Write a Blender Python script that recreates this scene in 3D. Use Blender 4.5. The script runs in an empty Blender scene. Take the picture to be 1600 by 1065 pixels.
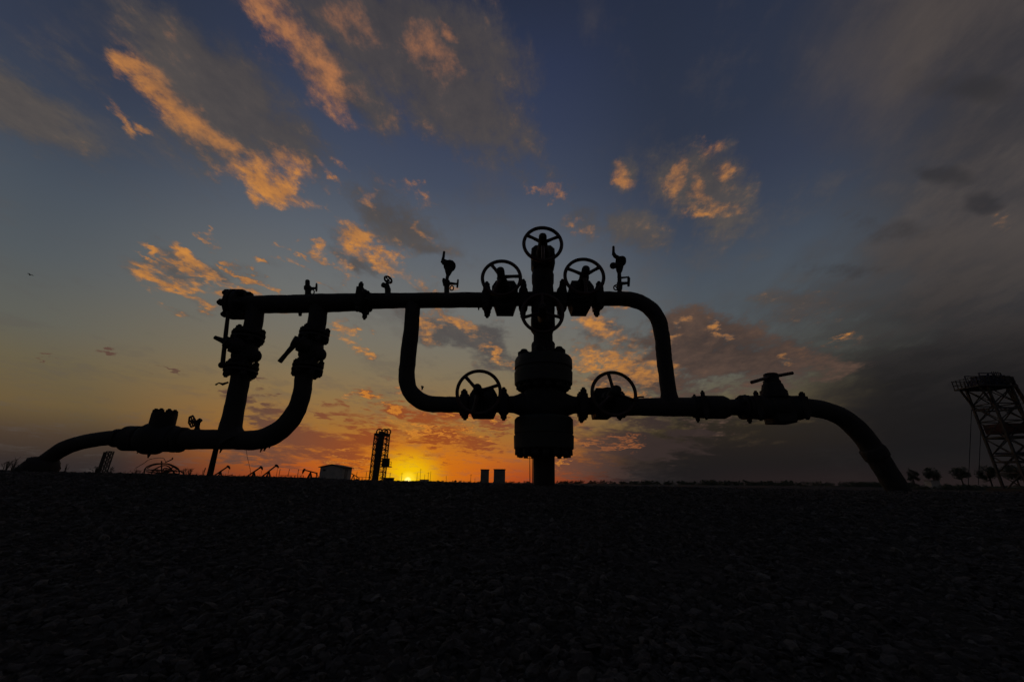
import bpy, bmesh, math, random
import numpy as np
from mathutils import Vector, Matrix, noise as mnoise

random.seed(7)
S = bpy.context.scene
COL = S.collection
V = Vector
rad = math.radians

# ------------------------------------------------------------------ camera
EYE = 0.45
F_PX = 622.2                         # 14 mm lens on a 36 mm frame 1600 px wide
CX, CY = 800.0, 532.5
PITCH, ROLL = math.atan(221.0 / F_PX), rad(0.5)
_c, _s = math.cos(PITCH), math.sin(PITCH)
R0, U0, FW = V((1, 0, 0)), V((0, -_s, _c)), V((0, _c, _s))
RT = R0 * math.cos(ROLL) + U0 * math.sin(ROLL)
UP = U0 * math.cos(ROLL) - R0 * math.sin(ROLL)
CAM = V((0, 0, EYE))
cam_d = bpy.data.cameras.new('camera')
cam_d.lens, cam_d.sensor_width, cam_d.sensor_fit = 14.0, 36.0, 'HORIZONTAL'
cam_d.clip_start, cam_d.clip_end = 0.02, 20000
cam = bpy.data.objects.new('camera', cam_d)
cam.matrix_world = Matrix(((RT.x, UP.x, -FW.x, CAM.x), (RT.y, UP.y, -FW.y, CAM.y),
                           (RT.z, UP.z, -FW.z, CAM.z), (0, 0, 0, 1)))
COL.objects.link(cam)
S.camera = cam


def ray(px, py):
    return (RT * (px - CX) - UP * (py - CY) + FW * F_PX).normalized()


def W(px, py, Y=3.0):
    """the point of the upright plane y = Y seen at photo position (px, py)"""
    d = ray(px, py)
    return CAM + d * (Y / d.y)


def U(p):
    """metres per photo pixel at p"""
    return (p - CAM).dot(FW) / F_PX


# ------------------------------------------------------------------ light
SUN_DIR = ray(637, 750)              # towards the sun
SUN_EL = math.asin(SUN_DIR.z)
SUN_AZ = math.atan2(SUN_DIR.x, SUN_DIR.y)
sun_d = bpy.data.lights.new('sun', 'SUN')
sun_d.energy, sun_d.angle, sun_d.color = 0.03, rad(0.5), (1.0, 0.46, 0.16)
sun = bpy.data.objects.new('sun', sun_d)
sun.rotation_euler = SUN_DIR.to_track_quat('Z', 'Y').to_euler()
sun.location = (-20, 60, 30)
COL.objects.link(sun)
vs = S.view_settings
vs.view_transform, vs.look, vs.exposure, vs.gamma, vs.use_curve_mapping = 'Standard', 'None', 0.0, 1.0, False
S.cycles.use_denoising = True
S.cycles.max_bounces = 3
S.cycles.diffuse_bounces = 1
S.cycles.glossy_bounces = 1
S.cycles.use_adaptive_sampling = True
S.cycles.adaptive_threshold = 0.015
S.cycles.adaptive_min_samples = 8
S.cycles.sample_clamp_indirect = 2.0


def lin(r, g, b):
    def f(c):
        c /= 255.0
        return c / 12.92 if c <= 0.04045 else ((c + 0.055) / 1.055) ** 2.4
    return (f(r), f(g), f(b), 1.0)


# ------------------------------------------------------------------ sky
world = bpy.data.worlds.new('World')
S.world = world
world.use_nodes = True
NT = world.node_tree
NT.nodes.clear()


class Nodes:
    def __init__(self, nt):
        self.nt = nt

    def new(self, t, **kw):
        n = self.nt.nodes.new(t)
        for k, v in kw.items():
            setattr(n, k, v)
        return n

    def put(self, sock, v):
        if isinstance(v, bpy.types.NodeSocket):
            self.nt.links.new(v, sock)
        else:
            sock.default_value = v

    def m(self, op, *a, clamp=False):
        n = self.new('ShaderNodeMath', operation=op, use_clamp=clamp)
        for i, x in enumerate(a):
            self.put(n.inputs[i], x)
        return n.outputs[0]

    def vm(self, op, *a, scale=None):
        n = self.new('ShaderNodeVectorMath', operation=op)
        for i, x in enumerate(a):
            self.put(n.inputs[i], x)
        if scale is not None:
            self.put(n.inputs['Scale'], scale)
        return n.outputs['Value' if op in ('DOT_PRODUCT', 'LENGTH', 'DISTANCE') else 'Vector']

    def sm(self, x, a, b, lo=0.0, hi=1.0, kind='SMOOTHSTEP'):
        n = self.new('ShaderNodeMapRange', interpolation_type=kind)
        for i, v in enumerate((x, a, b, lo, hi)):
            self.put(n.inputs[i], v)
        return n.outputs[0]

    def mix(self, f, a, b, blend='MIX'):
        n = self.new('ShaderNodeMix', data_type='RGBA', blend_type=blend, clamp_factor=True)
        self.put(n.inputs[0], f)
        self.put(n.inputs[6], a)
        self.put(n.inputs[7], b)
        return n.outputs[2]

    def noise(self, vec, scale, detail=6, rough=0.6, color=False, lac=2.0):
        n = self.new('ShaderNodeTexNoise')
        self.put(n.inputs['Vector'], vec)
        n.inputs['Scale'].default_value = scale
        n.inputs['Detail'].default_value = detail
        n.inputs['Roughness'].default_value = rough
        n.inputs['Lacunarity'].default_value = lac
        return n.outputs['Color' if color else 'Fac']

    def ramp(self, x, stops):
        n = self.new('ShaderNodeValToRGB')
        cr = n.color_ramp
        while len(cr.elements) < len(stops):
            cr.elements.new(0.5)
        for e, (p, c) in zip(cr.elements, stops):
            e.position, e.color = p, c
        self.put(n.inputs[0], x)
        return n.outputs[0]

    def xyz(self, x, y, z=0.0):
        n = self.new('ShaderNodeCombineXYZ')
        for i, v in enumerate((x, y, z)):
            self.put(n.inputs[i], v)
        return n.outputs[0]

    def sep(self, v):
        n = self.new('ShaderNodeSeparateXYZ')
        self.put(n.inputs[0], v)
        return n.outputs


def build_sky():
    k = Nodes(NT)
    d = k.new('ShaderNodeTexCoord').outputs['Generated']
    dx, dy, dz = k.sep(d)
    # a chart of the western sky: tangent plane fixed in the world, unit 1/1000
    w = k.m('MAXIMUM', k.vm('DOT_PRODUCT', d, tuple(FW)), 0.12)
    a = k.m('DIVIDE', k.vm('DOT_PRODUCT', d, tuple(RT)), w)
    b = k.m('DIVIDE', k.vm('DOT_PRODUCT', d, tuple(UP)), w)
    u = k.m('MULTIPLY_ADD', a, F_PX / 1000, CX / 1000)
    v = k.m('MULTIPLY_ADD', b, -F_PX / 1000, CY / 1000)
    west = k.sm(k.vm('DOT_PRODUCT', d, tuple(FW)), 0.2, 0.42)
    p = k.xyz(u, v)
    # cloud layer coordinates (a flat layer seen in perspective), drawn out along the wind
    den = k.m('ADD', k.m('MAXIMUM', dz, 0.0), 0.14)
    qx, qy = k.m('DIVIDE', dx, den), k.m('DIVIDE', dy, den)
    q = k.xyz(qx, qy)
    qs = k.xyz(k.m('SUBTRACT', qx, k.m('MULTIPLY', qy, 0.15)), k.m('MULTIPLY', qy, 0.5), 3.1)
    n_big = k.noise(q, 1.4, 3, 0.55)
    n_fine = k.noise(qs, 8.5, 8, 0.66)
    n_fine2 = k.noise(k.vm('ADD', k.xyz(qx, k.m('MULTIPLY', qy, 0.8), 2.0), (7.3, 2.2, 5.0)), 17.0, 5, 0.66)
    warp = k.vm('SUBTRACT', k.noise(q, 5.0, 5, 0.62, color=True), (0.5, 0.5, 0.5))
    pw = k.vm('ADD', p, k.vm('MULTIPLY', warp, (0.13, 0.10, 0.0)))
    warp2 = k.vm('SUBTRACT', k.noise(k.vm('ADD', q, (3, 9, 1)), 2.2, 4, 0.55, color=True), (0.5, 0.5, 0.5))
    pw2 = k.vm('ADD', p, k.vm('MULTIPLY', warp2, (0.16, 0.12, 0.0)))

    def blob(vec, cx, cy, ra, rb, ang=0.0, wt=1.0):
        n = k.new('ShaderNodeMapping', vector_type='TEXTURE')
        k.put(n.inputs[0], vec)
        n.inputs[1].default_value = (cx / 1000, cy / 1000, 0)
        n.inputs[2].default_value = (0, 0, rad(ang))
        n.inputs[3].default_value = (ra / 1000, rb / 1000, 1)
        return k.sm(k.vm('LENGTH', n.outputs[0]), 1.5, 0.1, 0.0, wt)

    def blobs(vec, lst):
        out = None
        for t in lst:
            # each patch waits for the one before it, which keeps the compiled shader small
            at_ = vec if out is None else k.vm('MULTIPLY_ADD', out, (1e-7, 1e-7, 1e-7), vec)
            m = blob(at_, *t)
            out = m if out is None else k.m('MAXIMUM', out, m)
        return k.m('MULTIPLY', out, west)

    # clear sky: measured colours against height, physical sky blended in
    e = k.m('DIVIDE', k.m('ARCSINE', k.m('MINIMUM', k.m('MAXIMUM', dz, -1.0), 1.0)), math.pi / 2)
    deg = lambda x: max(0.0, min(1.0, x / 90.0))
    up0 = k.m('MAXIMUM', e, 0.0)
    near = k.ramp(up0, [
        (deg(0), lin(152, 64, 30)), (deg(3), lin(178, 99, 36)), (deg(6.7), lin(156, 107, 48)), (deg(10.4), lin(138, 110, 68)),
        (deg(14.2), lin(125, 111, 85)), (deg(17.9), lin(117, 111, 97)), (deg(23.4), lin(109, 110, 107)),
        (deg(31), lin(92, 98, 106)), (deg(40), lin(67, 75, 93)), (deg(47.6), lin(54, 62, 85)), (deg(54), lin(46, 54, 79)),
        (deg(60), lin(39, 46, 66)), (deg(90), lin(24, 30, 48))])
    far = k.ramp(up0, [
        (deg(0), lin(45, 41, 42)), (deg(1.6), lin(50, 44, 43)), (deg(3.9), lin(73, 59, 48)), (deg(6.6), lin(104, 86, 57)),
        (deg(10.4), lin(103, 93, 70)), (deg(14), lin(94, 94, 86)), (deg(20), lin(82, 88, 92)), (deg(26), lin(72, 80, 90)),
        (deg(31.5), lin(60, 68, 83)), (deg(37), lin(52, 59, 77)), (deg(43), lin(46, 53, 70)), (deg(60), lin(37, 44, 63)), (deg(90), lin(24, 29, 46))])
    hs = V((SUN_DIR.x, SUN_DIR.y, 0)).normalized()
    ch = k.m('DIVIDE', k.vm('DOT_PRODUCT', d, tuple(hs)), k.m('MAXIMUM', k.vm('LENGTH', k.vm('MULTIPLY', d, (1, 1, 0))), 0.02))
    clear = k.mix(k.sm(ch, k.sm(dz, 0.02, 0.3, 0.86, 0.74), 0.995), far, near)
    sky = k.new('ShaderNodeTexSky', sky_type='NISHITA', sun_disc=False)
    sky.sun_elevation, sky.sun_rotation = max(SUN_EL, rad(0.3)), SUN_AZ
    sky.air_density, sky.dust_density, sky.ozone_density = 1.2, 2.0, 2.0
    phys = k.vm('MULTIPLY', sky.outputs[0], (0.07, 0.07, 0.07))
    base = k.mix(0.10, clear, phys)
    # the sky grows dimmer away from the sun
    ca = k.vm('DOT_PRODUCT', d, tuple(SUN_DIR))
    base = k.mix(k.sm(ca, 0.45, -0.5), base, k.mix(1.0, base, (0.42, 0.45, 0.52, 1), 'MULTIPLY'))
    # afterglow round the sun
    el = lambda ra, rb, cy=746: blob(p, 637, cy, ra, rb)
    g2 = k.m('MULTIPLY', el(200, 34), west)
    base = k.mix(k.m('MULTIPLY', g2, 0.6), base, lin(198, 78, 24))
    g3 = k.m('MULTIPLY', el(125, 76), west)
    base = k.mix(k.m('MULTIPLY', g3, 0.72), base, lin(206, 120, 8))
    g4 = k.m('MULTIPLY', el(48, 34, 740), west)
    base = k.mix(k.m('MULTIPLY', g4, 0.9), base, lin(234, 186, 6))

    # brown-grey veil over the northern half, storm deck below it
    wob = k.m('MULTIPLY', k.m('SUBTRACT', n_big, 0.5), 0.40)
    wob2 = k.m('MULTIPLY', k.m('SUBTRACT', n_fine, 0.5), 0.16)
    side = k.m('ADD', k.m('ADD', u, wob), wob2)
    north = k.m('MAXIMUM', k.m('MULTIPLY', k.sm(side, 1.17, 1.52), west),
                k.m('MULTIPLY', k.sm(dx, 0.1, 0.7), k.sm(west, 1.0, 0.0)))
    veil = k.mix(k.sm(k.m('ADD', n_big, k.m('MULTIPLY', n_fine, 0.6)), 0.6, 1.0), lin(53, 51, 54), lin(75, 68, 65))
    base = k.mix(k.m('MULTIPLY', north, 0.92), base, veil)
    sv = k.m('ADD', k.m('ADD', v, k.m('MULTIPLY', wob, 0.45)), k.m('MULTIPLY', wob2, 0.8))
    su = k.m('ADD', k.m('ADD', u, k.m('MULTIPLY', wob, 0.4)), wob2)
    deck_w = k.m('MULTIPLY', k.sm(sv, 0.33, 0.60), k.sm(su, 1.03, 1.40))
    deck_w2 = k.m('MULTIPLY', k.sm(sv, 0.58, 0.68), k.sm(su, 0.88, 1.10, 0.0, 0.93))
    deck_w = k.m('MULTIPLY', k.m('MAXIMUM', deck_w, deck_w2), west)
    deck_e = k.m('MULTIPLY', k.m('MULTIPLY', k.sm(dz, 0.55, 0.2), k.sm(dx, 0.2, 0.75)), k.sm(west, 1.0, 0.0))
    deck = k.m('MAXIMUM', deck_w, deck_e)
    deck_c = k.mix(k.sm(dz, 0.42, 0.08), k.mix(k.sm(n_fine, 0.35, 0.65), lin(36, 36, 38), lin(56, 53, 53)), lin(23, 22, 23))
    base = k.mix(k.m('MULTIPLY', deck, 0.96), base, deck_c)
    # last light under the deck
    base = k.mix(k.m('MULTIPLY', k.sm(dz, 0.05, 0.0), k.m('MULTIPLY', west, k.sm(u, 1.0, 1.2, 0.0, 0.35))), base, lin(46, 33, 32))

    # clouds: soft patches broken up by noise; each patch is (x, y, half length, half width, slant, weight)
    nn = k.sm(n_fine, 0.30, 0.70, 0.0, 1.0, 'LINEAR')
    nn2 = k.sm(n_fine2, 0.30, 0.70, 0.0, 1.0, 'LINEAR')
    nm = k.sm(k.noise(k.vm('ADD', q, (1.7, 4.4, 8.0)), 3.2, 3, 0.55), 0.28, 0.72, 0.0, 1.0, 'LINEAR')
    ncl = k.m('ADD', k.m('MULTIPLY', nm, 0.32), k.m('ADD', k.m('MULTIPLY', nn, 0.40), k.m('MULTIPLY', nn2, 0.28)))
    high = k.sm(dz, 0.46, 0.84)

    def cover(bl, nz, amp, lo, hi):
        x = k.m('MULTIPLY_ADD', k.m('SUBTRACT', nz, 0.5), amp, bl)
        return k.m('MULTIPLY', k.sm(x, lo, hi), k.sm(bl, 0.03, 0.25))

    grey = [(350, 155, 195, 88, 42, 1.05), (440, 220, 120, 55, 36, .9), (600, 45, 240, 105, 22, 1.1), (520, 130, 120, 55, 42), (700, 150, 140, 70, 32, .95),
            (20, 165, 150, 55, 32, .9), (90, 215, 90, 26, 20, .6), (625, 330, 75, 45, 42, .85), (655, 375, 60, 18, 25, .75),
            (570, 400, 90, 30, 38, .75), (330, 420, 120, 22, 34, .6), (745, 540, 125, 22, 20), (820, 562, 70, 20, 18, .8),
            (1130, 550, 160, 48, 4, 1.25), (1010, 595, 140, 36, 6, .85), (945, 500, 90, 26, 20, .75), (1098, 285, 80, 74, 20, 1.0), (975, 280, 28, 34, -20, .6),
            (905, 345, 45, 36, 0, .6), (980, 365, 60, 32, 10, .65), (1240, 475, 90, 22, 8, .7), (270, 430, 110, 40, 22, .5), (800, 250, 160, 30, 25, .35), (130, 110, 120, 30, 35, .35)]
    upper = [(265, 168, 120, 30, 46, 1.05), (205, 112, 44, 26, 40, .9), (190, 188, 44, 12, 58, .8), (228, 215, 24, 8, 20, .75), (325, 215, 60, 20, 40, .9),
             (420, 40, 105, 42, 52, .95), (512, 148, 80, 34, 46, .95), (675, 88, 66, 30, 52, .72), (708, 62, 30, 14, 50, .75), (480, 90, 70, 30, 40, .6), (560, 40, 80, 40, 20, .45),
             (425, 287, 95, 32, 20, 1.2), (450, 280, 46, 28, 55, 1.1), (510, 278, 28, 9, 50, .9), (530, 257, 22, 7, 25, .8), (635, 303, 48, 18, 30, .8),
             (572, 305, 18, 10, 30, .7), (860, 306, 36, 15, 12, 1.0), (975, 278, 16, 30, -25, .8), (1098, 236, 22, 22, 30, .62), (1062, 286, 16, 40, 10, .56),
             (1138, 268, 28, 20, 40, .48), (1100, 300, 22, 16, 50, .58), (1088, 328, 22, 9, 0, .66), (1120, 322, 50, 12, 5, .42), (1560, 348, 34, 28, 0, .4), (905, 358, 24, 12, -20, .75), (912, 335, 16, 10, 40, .6)]
    lower = [(335, 436, 125, 8, 26, 1.05), (285, 458, 66, 10, 18, .95), (385, 428, 70, 6, 31, .95), (215, 400, 34, 5, 30, .9), (410, 418, 20, 5, 30, .9), (455, 405, 40, 5, 4, .8), (620, 400, 50, 7, 32, .9), (480, 392, 20, 6, 30, .9), (560, 372, 30, 6, 30, .8), (690, 460, 30, 6, 20, .6), (500, 440, 14, 6, 20, .6),
             (224, 388, 50, 8, 32), (300, 396, 48, 11, 36), (246, 430, 66, 17, 17), (300, 446, 80, 14, 20), (345, 432, 84, 9, 32, .9), (245, 462, 48, 8, 34, .75),
             (500, 384, 38, 12, 26), (532, 412, 48, 11, 45), (592, 384, 90, 18, 36), (556, 380, 50, 16, 32), (610, 415, 48, 12, 30), (440, 376, 26, 8, 0, .85),
             (404, 416, 18, 6, 30, .85), (470, 412, 34, 7, 10, .85), (545, 526, 46, 17, 26, 1.1), (572, 537, 24, 9, 40), (668, 500, 18, 32, 10, .85), (712, 492, 54, 12, 30, .85),
             (935, 508, 66, 18, 24, .95), (985, 472, 26, 16, 20, .75), (945, 562, 96, 25, 7, 1.0), (1000, 578, 64, 28, 10, 1.0), (945, 605, 70, 14, 12, .85), (985, 622, 48, 12, 8, .75),
             (1045, 525, 32, 13, 10, .85), (1126, 514, 28, 9, 0, .9), (1226, 556, 20, 7, 0, .65), (1310, 536, 54, 9, -14, .5), (640, 608, 38, 7, 18, .9),
             (655, 360, 32, 9, 30, .65), (540, 630, 24, 5, 10, .75), (775, 562, 38, 11, 30, .8), (860, 500, 36, 10, 20, .6), (330, 375, 20, 6, 40, .75), (370, 400, 18, 6, 36, .75)]
    bu, bl_ = blobs(pw, upper), blobs(pw, lower)
    bg_ = blobs(pw2, grey)
    lit_b = k.m('MAXIMUM', bu, bl_)
    cov = k.m('MAXIMUM', k.m('MULTIPLY', cover(bg_, ncl, 1.5, 0.06, 0.85), 0.90),
              k.m('MULTIPLY', cover(lit_b, ncl, 2.9, 0.22, 1.25), 0.92))
    gcol = k.mix(high, k.mix(ncl, lin(60, 58, 61), lin(92, 85, 80)), k.mix(ncl, lin(52, 51, 56), lin(82, 75, 73)))
    gcol = k.mix(k.m('MULTIPLY', deck, 0.8), gcol, lin(50, 45, 44))
    lcol = k.mix(high, k.mix(nn2, lin(136, 92, 60), lin(206, 136, 58)), k.mix(nn2, lin(112, 82, 68), lin(182, 118, 74)))
    litness = k.sm(k.m('MULTIPLY_ADD', k.m('SUBTRACT', k.m('MULTIPLY_ADD', nn, 0.45, k.m('MULTIPLY', nn2, 0.55)), 0.5), 1.15, lit_b), 0.10, 1.15)
    ccol = k.mix(litness, gcol, lcol)
    c1 = k.mix(cov, base, ccol)
    wisp = k.m('MULTIPLY', k.sm(k.m('MULTIPLY_ADD', nm, 0.4, ncl), 0.66, 1.15), k.sm(deck, 0.8, 0.0, 0.0, 0.30))
    c1 = k.mix(k.m('MULTIPLY', wisp, west), c1, gcol)
    bank = [(1120, 552, 180, 50, 4, 1.35), (1010, 592, 150, 38, 6, 1.0), (1260, 562, 110, 28, 8, .8), (1050, 640, 160, 40, 0, .6)]
    bk = k.m('MULTIPLY', cover(blobs(pw2, bank), ncl, 1.9, 0.2, 0.95), k.sm(lit_b, 0.75, 0.2, 0.25, 0.86))
    c1 = k.mix(bk, c1, k.mix(ncl, lin(48, 42, 41), lin(96, 74, 62)))
    # dark scud before the veil on the right
    scud = [(1490, 275, 70, 16, 4, .8), (1550, 310, 34, 18, -14), (1500, 130, 130, 34, 8, .8), (1400, 350, 120, 24, 4, .5), (1330, 420, 150, 24, 6, .5)]
    c1 = k.mix(k.m('MULTIPLY', cover(blobs(pw2, scud), ncl, 1.1, 0.2, 0.95), 0.75), c1, lin(46, 45, 48))
    # violet bars low over the sun
    bars = [(405, 640, 54, 17, 15), (480, 692, 130, 32, 8, 1.1), (420, 712, 110, 20, 4, .9), (548, 648, 50, 13, 6), (590, 668, 70, 10, 12, .8), (640, 642, 84, 17, 14),
            (690, 657, 72, 20, 12, 1.1), (680, 684, 60, 14, 6), (748, 692, 38, 11, 2), (775, 664, 46, 10, 6), (575, 690, 70, 11, 6, .8),
            (270, 580, 40, 6, 14, .8), (170, 546, 18, 4, 14, .9), (80, 556, 20, 4, 20, .8), (340, 605, 28, 7, 14, .8), (940, 720, 95, 14, -4, .8),
            (930, 742, 84, 9, 0, .7), (400, 600, 26, 6, 10, .7), (880, 665, 48, 9, 4, .7), (990, 692, 120, 32, 0, 1.0), (720, 712, 84, 7, 6, .6)]
    nb = k.sm(k.noise(k.xyz(k.m('MULTIPLY_ADD', v, -3.0, k.m('MULTIPLY', u, 11.0)), k.m('MULTIPLY_ADD', u, -8.0, k.m('MULTIPLY', v, 42.0)), 1.3), 1.0, 7, 0.58), 0.30, 0.70, 0.0, 1.0, 'LINEAR')
    bd = cover(blobs(pw, bars), nb, 1.5, 0.15, 0.95)
    bcol = k.mix(k.sm(k.vm('DISTANCE', p, (0.655, 0.735, 0)), 0.30, 0.03), k.mix(k.sm(u, 0.86, 1.02), lin(88, 64, 55), lin(52, 42, 40)), lin(142, 68, 30))
    c2 = k.mix(k.m('MULTIPLY', bd, 0.92), c1, bcol)
    # gold-rimmed streaks close to the sun
    gold = [(612, 634, 70, 5, 14), (700, 640, 70, 6, 14), (730, 668, 54, 5, 8), (655, 672, 70, 5, 12), (925, 692, 70, 5, -14, .62), (905, 706, 50, 4, -16, .65), (985, 692, 30, 4, -10, .45),
            (560, 720, 100, 4, 6, .7), (660, 700, 60, 5, 4, .7), (800, 655, 44, 4, 8, .7), (905, 668, 36, 4, -6, .6)]
    ld = cover(blobs(pw, gold), nb, 1.6, 0.3, 1.0)
    c5 = k.mix(k.m('MULTIPLY', ld, 0.7), c2, k.mix(k.sm(u, 0.84, 0.96), lin(205, 128, 44), lin(150, 88, 50)))
    # scattered cloud over the rest of the dome
    rest = k.m('MULTIPLY', k.m('MULTIPLY', k.sm(k.m('ADD', n_big, k.m('MULTIPLY', k.m('SUBTRACT', n_fine, 0.5), 0.6)), 0.5, 0.75),
               k.sm(west, 1.0, 0.0)), 0.7)
    c6 = k.mix(rest, c5, lin(56, 53, 56))
    # solar disc, its lower half below the skyline
    sd = k.sm(ca, math.cos(rad(1.3)), math.cos(rad(0.2)))
    c7 = k.mix(k.m('MULTIPLY', sd, 0.7), c6, (1.0, 0.72, 0.03, 1))
    sd2 = k.sm(ca, math.cos(rad(0.5)), math.cos(rad(0.2)))
    c8 = k.mix(sd2, c7, (1.3, 0.95, 0.25, 1))
    bg = k.new('ShaderNodeBackground')
    k.put(bg.inputs[0], c8)
    bg.inputs[1].default_value = 1.1
    out = k.new('ShaderNodeOutputWorld')
    NT.links.new(bg.outputs[0], out.inputs[0])


build_sky()
world.cycles.sampling_method = 'NONE'


# ------------------------------------------------------------------ materials
def mat(name, c1, c2, rough=0.7, metal=0.0, scale=12, bump=0.3, bscale=60, dirt=None):
    m = bpy.data.materials.new(name)
    m.use_nodes = True
    nt = m.node_tree
    k = Nodes(nt)
    bs = nt.nodes['Principled BSDF']
    tc = k.new('ShaderNodeTexCoord').outputs['Object']
    n = k.noise(tc, scale, 6, 0.65)
    col = k.mix(k.sm(n, 0.35, 0.65), (*c1, 1), (*c2, 1))
    if dirt:
        col = k.mix(k.sm(k.noise(tc, scale * 3.3, 5, 0.7), 0.55, 0.7), col, (*dirt, 1))
    k.put(bs.inputs['Base Color'], col)
    bs.inputs['Metallic'].default_value = metal
    k.put(bs.inputs['Roughness'], k.sm(n, 0.3, 0.7, rough - 0.1, min(1, rough + 0.12)))
    if bump:
        b = k.new('ShaderNodeBump')
        b.inputs['Strength'].default_value = bump
        b.inputs['Distance'].default_value = 0.01
        k.put(b.inputs['Height'], k.noise(tc, bscale, 6, 0.65))
        k.put(bs.inputs['Normal'], b.outputs[0])
    return m


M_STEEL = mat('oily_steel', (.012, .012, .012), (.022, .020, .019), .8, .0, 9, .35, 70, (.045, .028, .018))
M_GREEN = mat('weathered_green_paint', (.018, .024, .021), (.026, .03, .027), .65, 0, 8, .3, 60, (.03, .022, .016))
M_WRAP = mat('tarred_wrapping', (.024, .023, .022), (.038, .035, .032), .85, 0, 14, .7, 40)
M_WHEEL = mat('worn_red_paint', (.05, .016, .012), (.032, .018, .015), .5, 0, 12, .2, 80)
M_EARTH = mat('packed_earth', (.05, .045, .04), (.09, .08, .07), .95, 0, 3, .8, 25)
M_FARMETAL = mat('dark_painted_steel', (.03, .03, .032), (.05, .045, .042), .6, .2, 2, .1, 20)
M_REDMETAL = mat('red_painted_steel', (.09, .02, .015), (.05, .02, .016), .6, .1, 2, .1, 20)
M_BLUEMETAL = mat('blue_painted_steel', (.02, .03, .08), (.025, .03, .05), .6, .1, 2, .1, 20)
M_WALL = mat('pale_plaster', (.50, .47, .42), (.38, .36, .33), .9, 0, 1.2, .3, 12)
M_SHEET = mat('grey_sheet_metal', (.20, .21, .20), (.15, .16, .15), .6, .2, 1.5, .15, 14)
M_ROOF = mat('dark_roof_sheet', (.05, .05, .05), (.07, .06, .06), .7, 0, 2, .2, 20)
M_WOOD = mat('grey_timber', (.06, .05, .04), (.09, .075, .06), .9, 0, 3, .3, 20)
M_TWIG = mat('dry_stem', (.05, .042, .03), (.08, .065, .045), .9, 0, 9, 0)
M_LEAF = mat('dull_leaf', (.04, .055, .025), (.06, .07, .035), .8, 0, 1.5, 0)
M_CONC = mat('stained_concrete', (.07, .066, .06), (.12, .11, .10), .95, 0, 5, .7, 30)
M_STONE = mat('gravel_stone', (.032, .031, .030), (.062, .059, .056), .85, 0, 3, .35, 9)
def stone_mat():
    m = M_STONE
    k = Nodes(m.node_tree)
    bs = m.node_tree.nodes['Principled BSDF']
    rnd = k.new('ShaderNodeObjectInfo').outputs['Random']
    col = k.ramp(rnd, [(0, (.022, .020, .019, 1)), (.45, (.045, .041, .037, 1)), (.8, (.075, .068, .060, 1)), (.95, (.10, .093, .083, 1)), (1, (.16, .15, .135, 1))])
    tc = k.new('ShaderNodeTexCoord').outputs['Object']
    k.put(bs.inputs['Base Color'], k.mix(k.sm(k.noise(tc, 2.5, 4, .6), .3, .7, 0.0, 0.5), col, (.03, .028, .026, 1)))


stone_mat()
M_BIRD = mat('dark_plumage', (.02, .02, .02), (.03, .03, .03), .8, 0, 5, 0)


# ------------------------------------------------------------------ mesh helpers
def tag(o, label=None, cat=None, group=None, kind=None):
    for key, val in (('label', label), ('category', cat), ('group', group), ('kind', kind)):
        if val:
            o[key] = val
    return o


def thing(name, loc, label, cat, group=None):
    o = bpy.data.objects.new(name, None)
    o.empty_display_size = 0.1
    o.location = loc
    COL.objects.link(o)
    return tag(o, label, cat, group)


def root_loc(o):
    p = V((0, 0, 0))
    while o is not None:
        p += o.location
        o = o.parent
    return p


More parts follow.
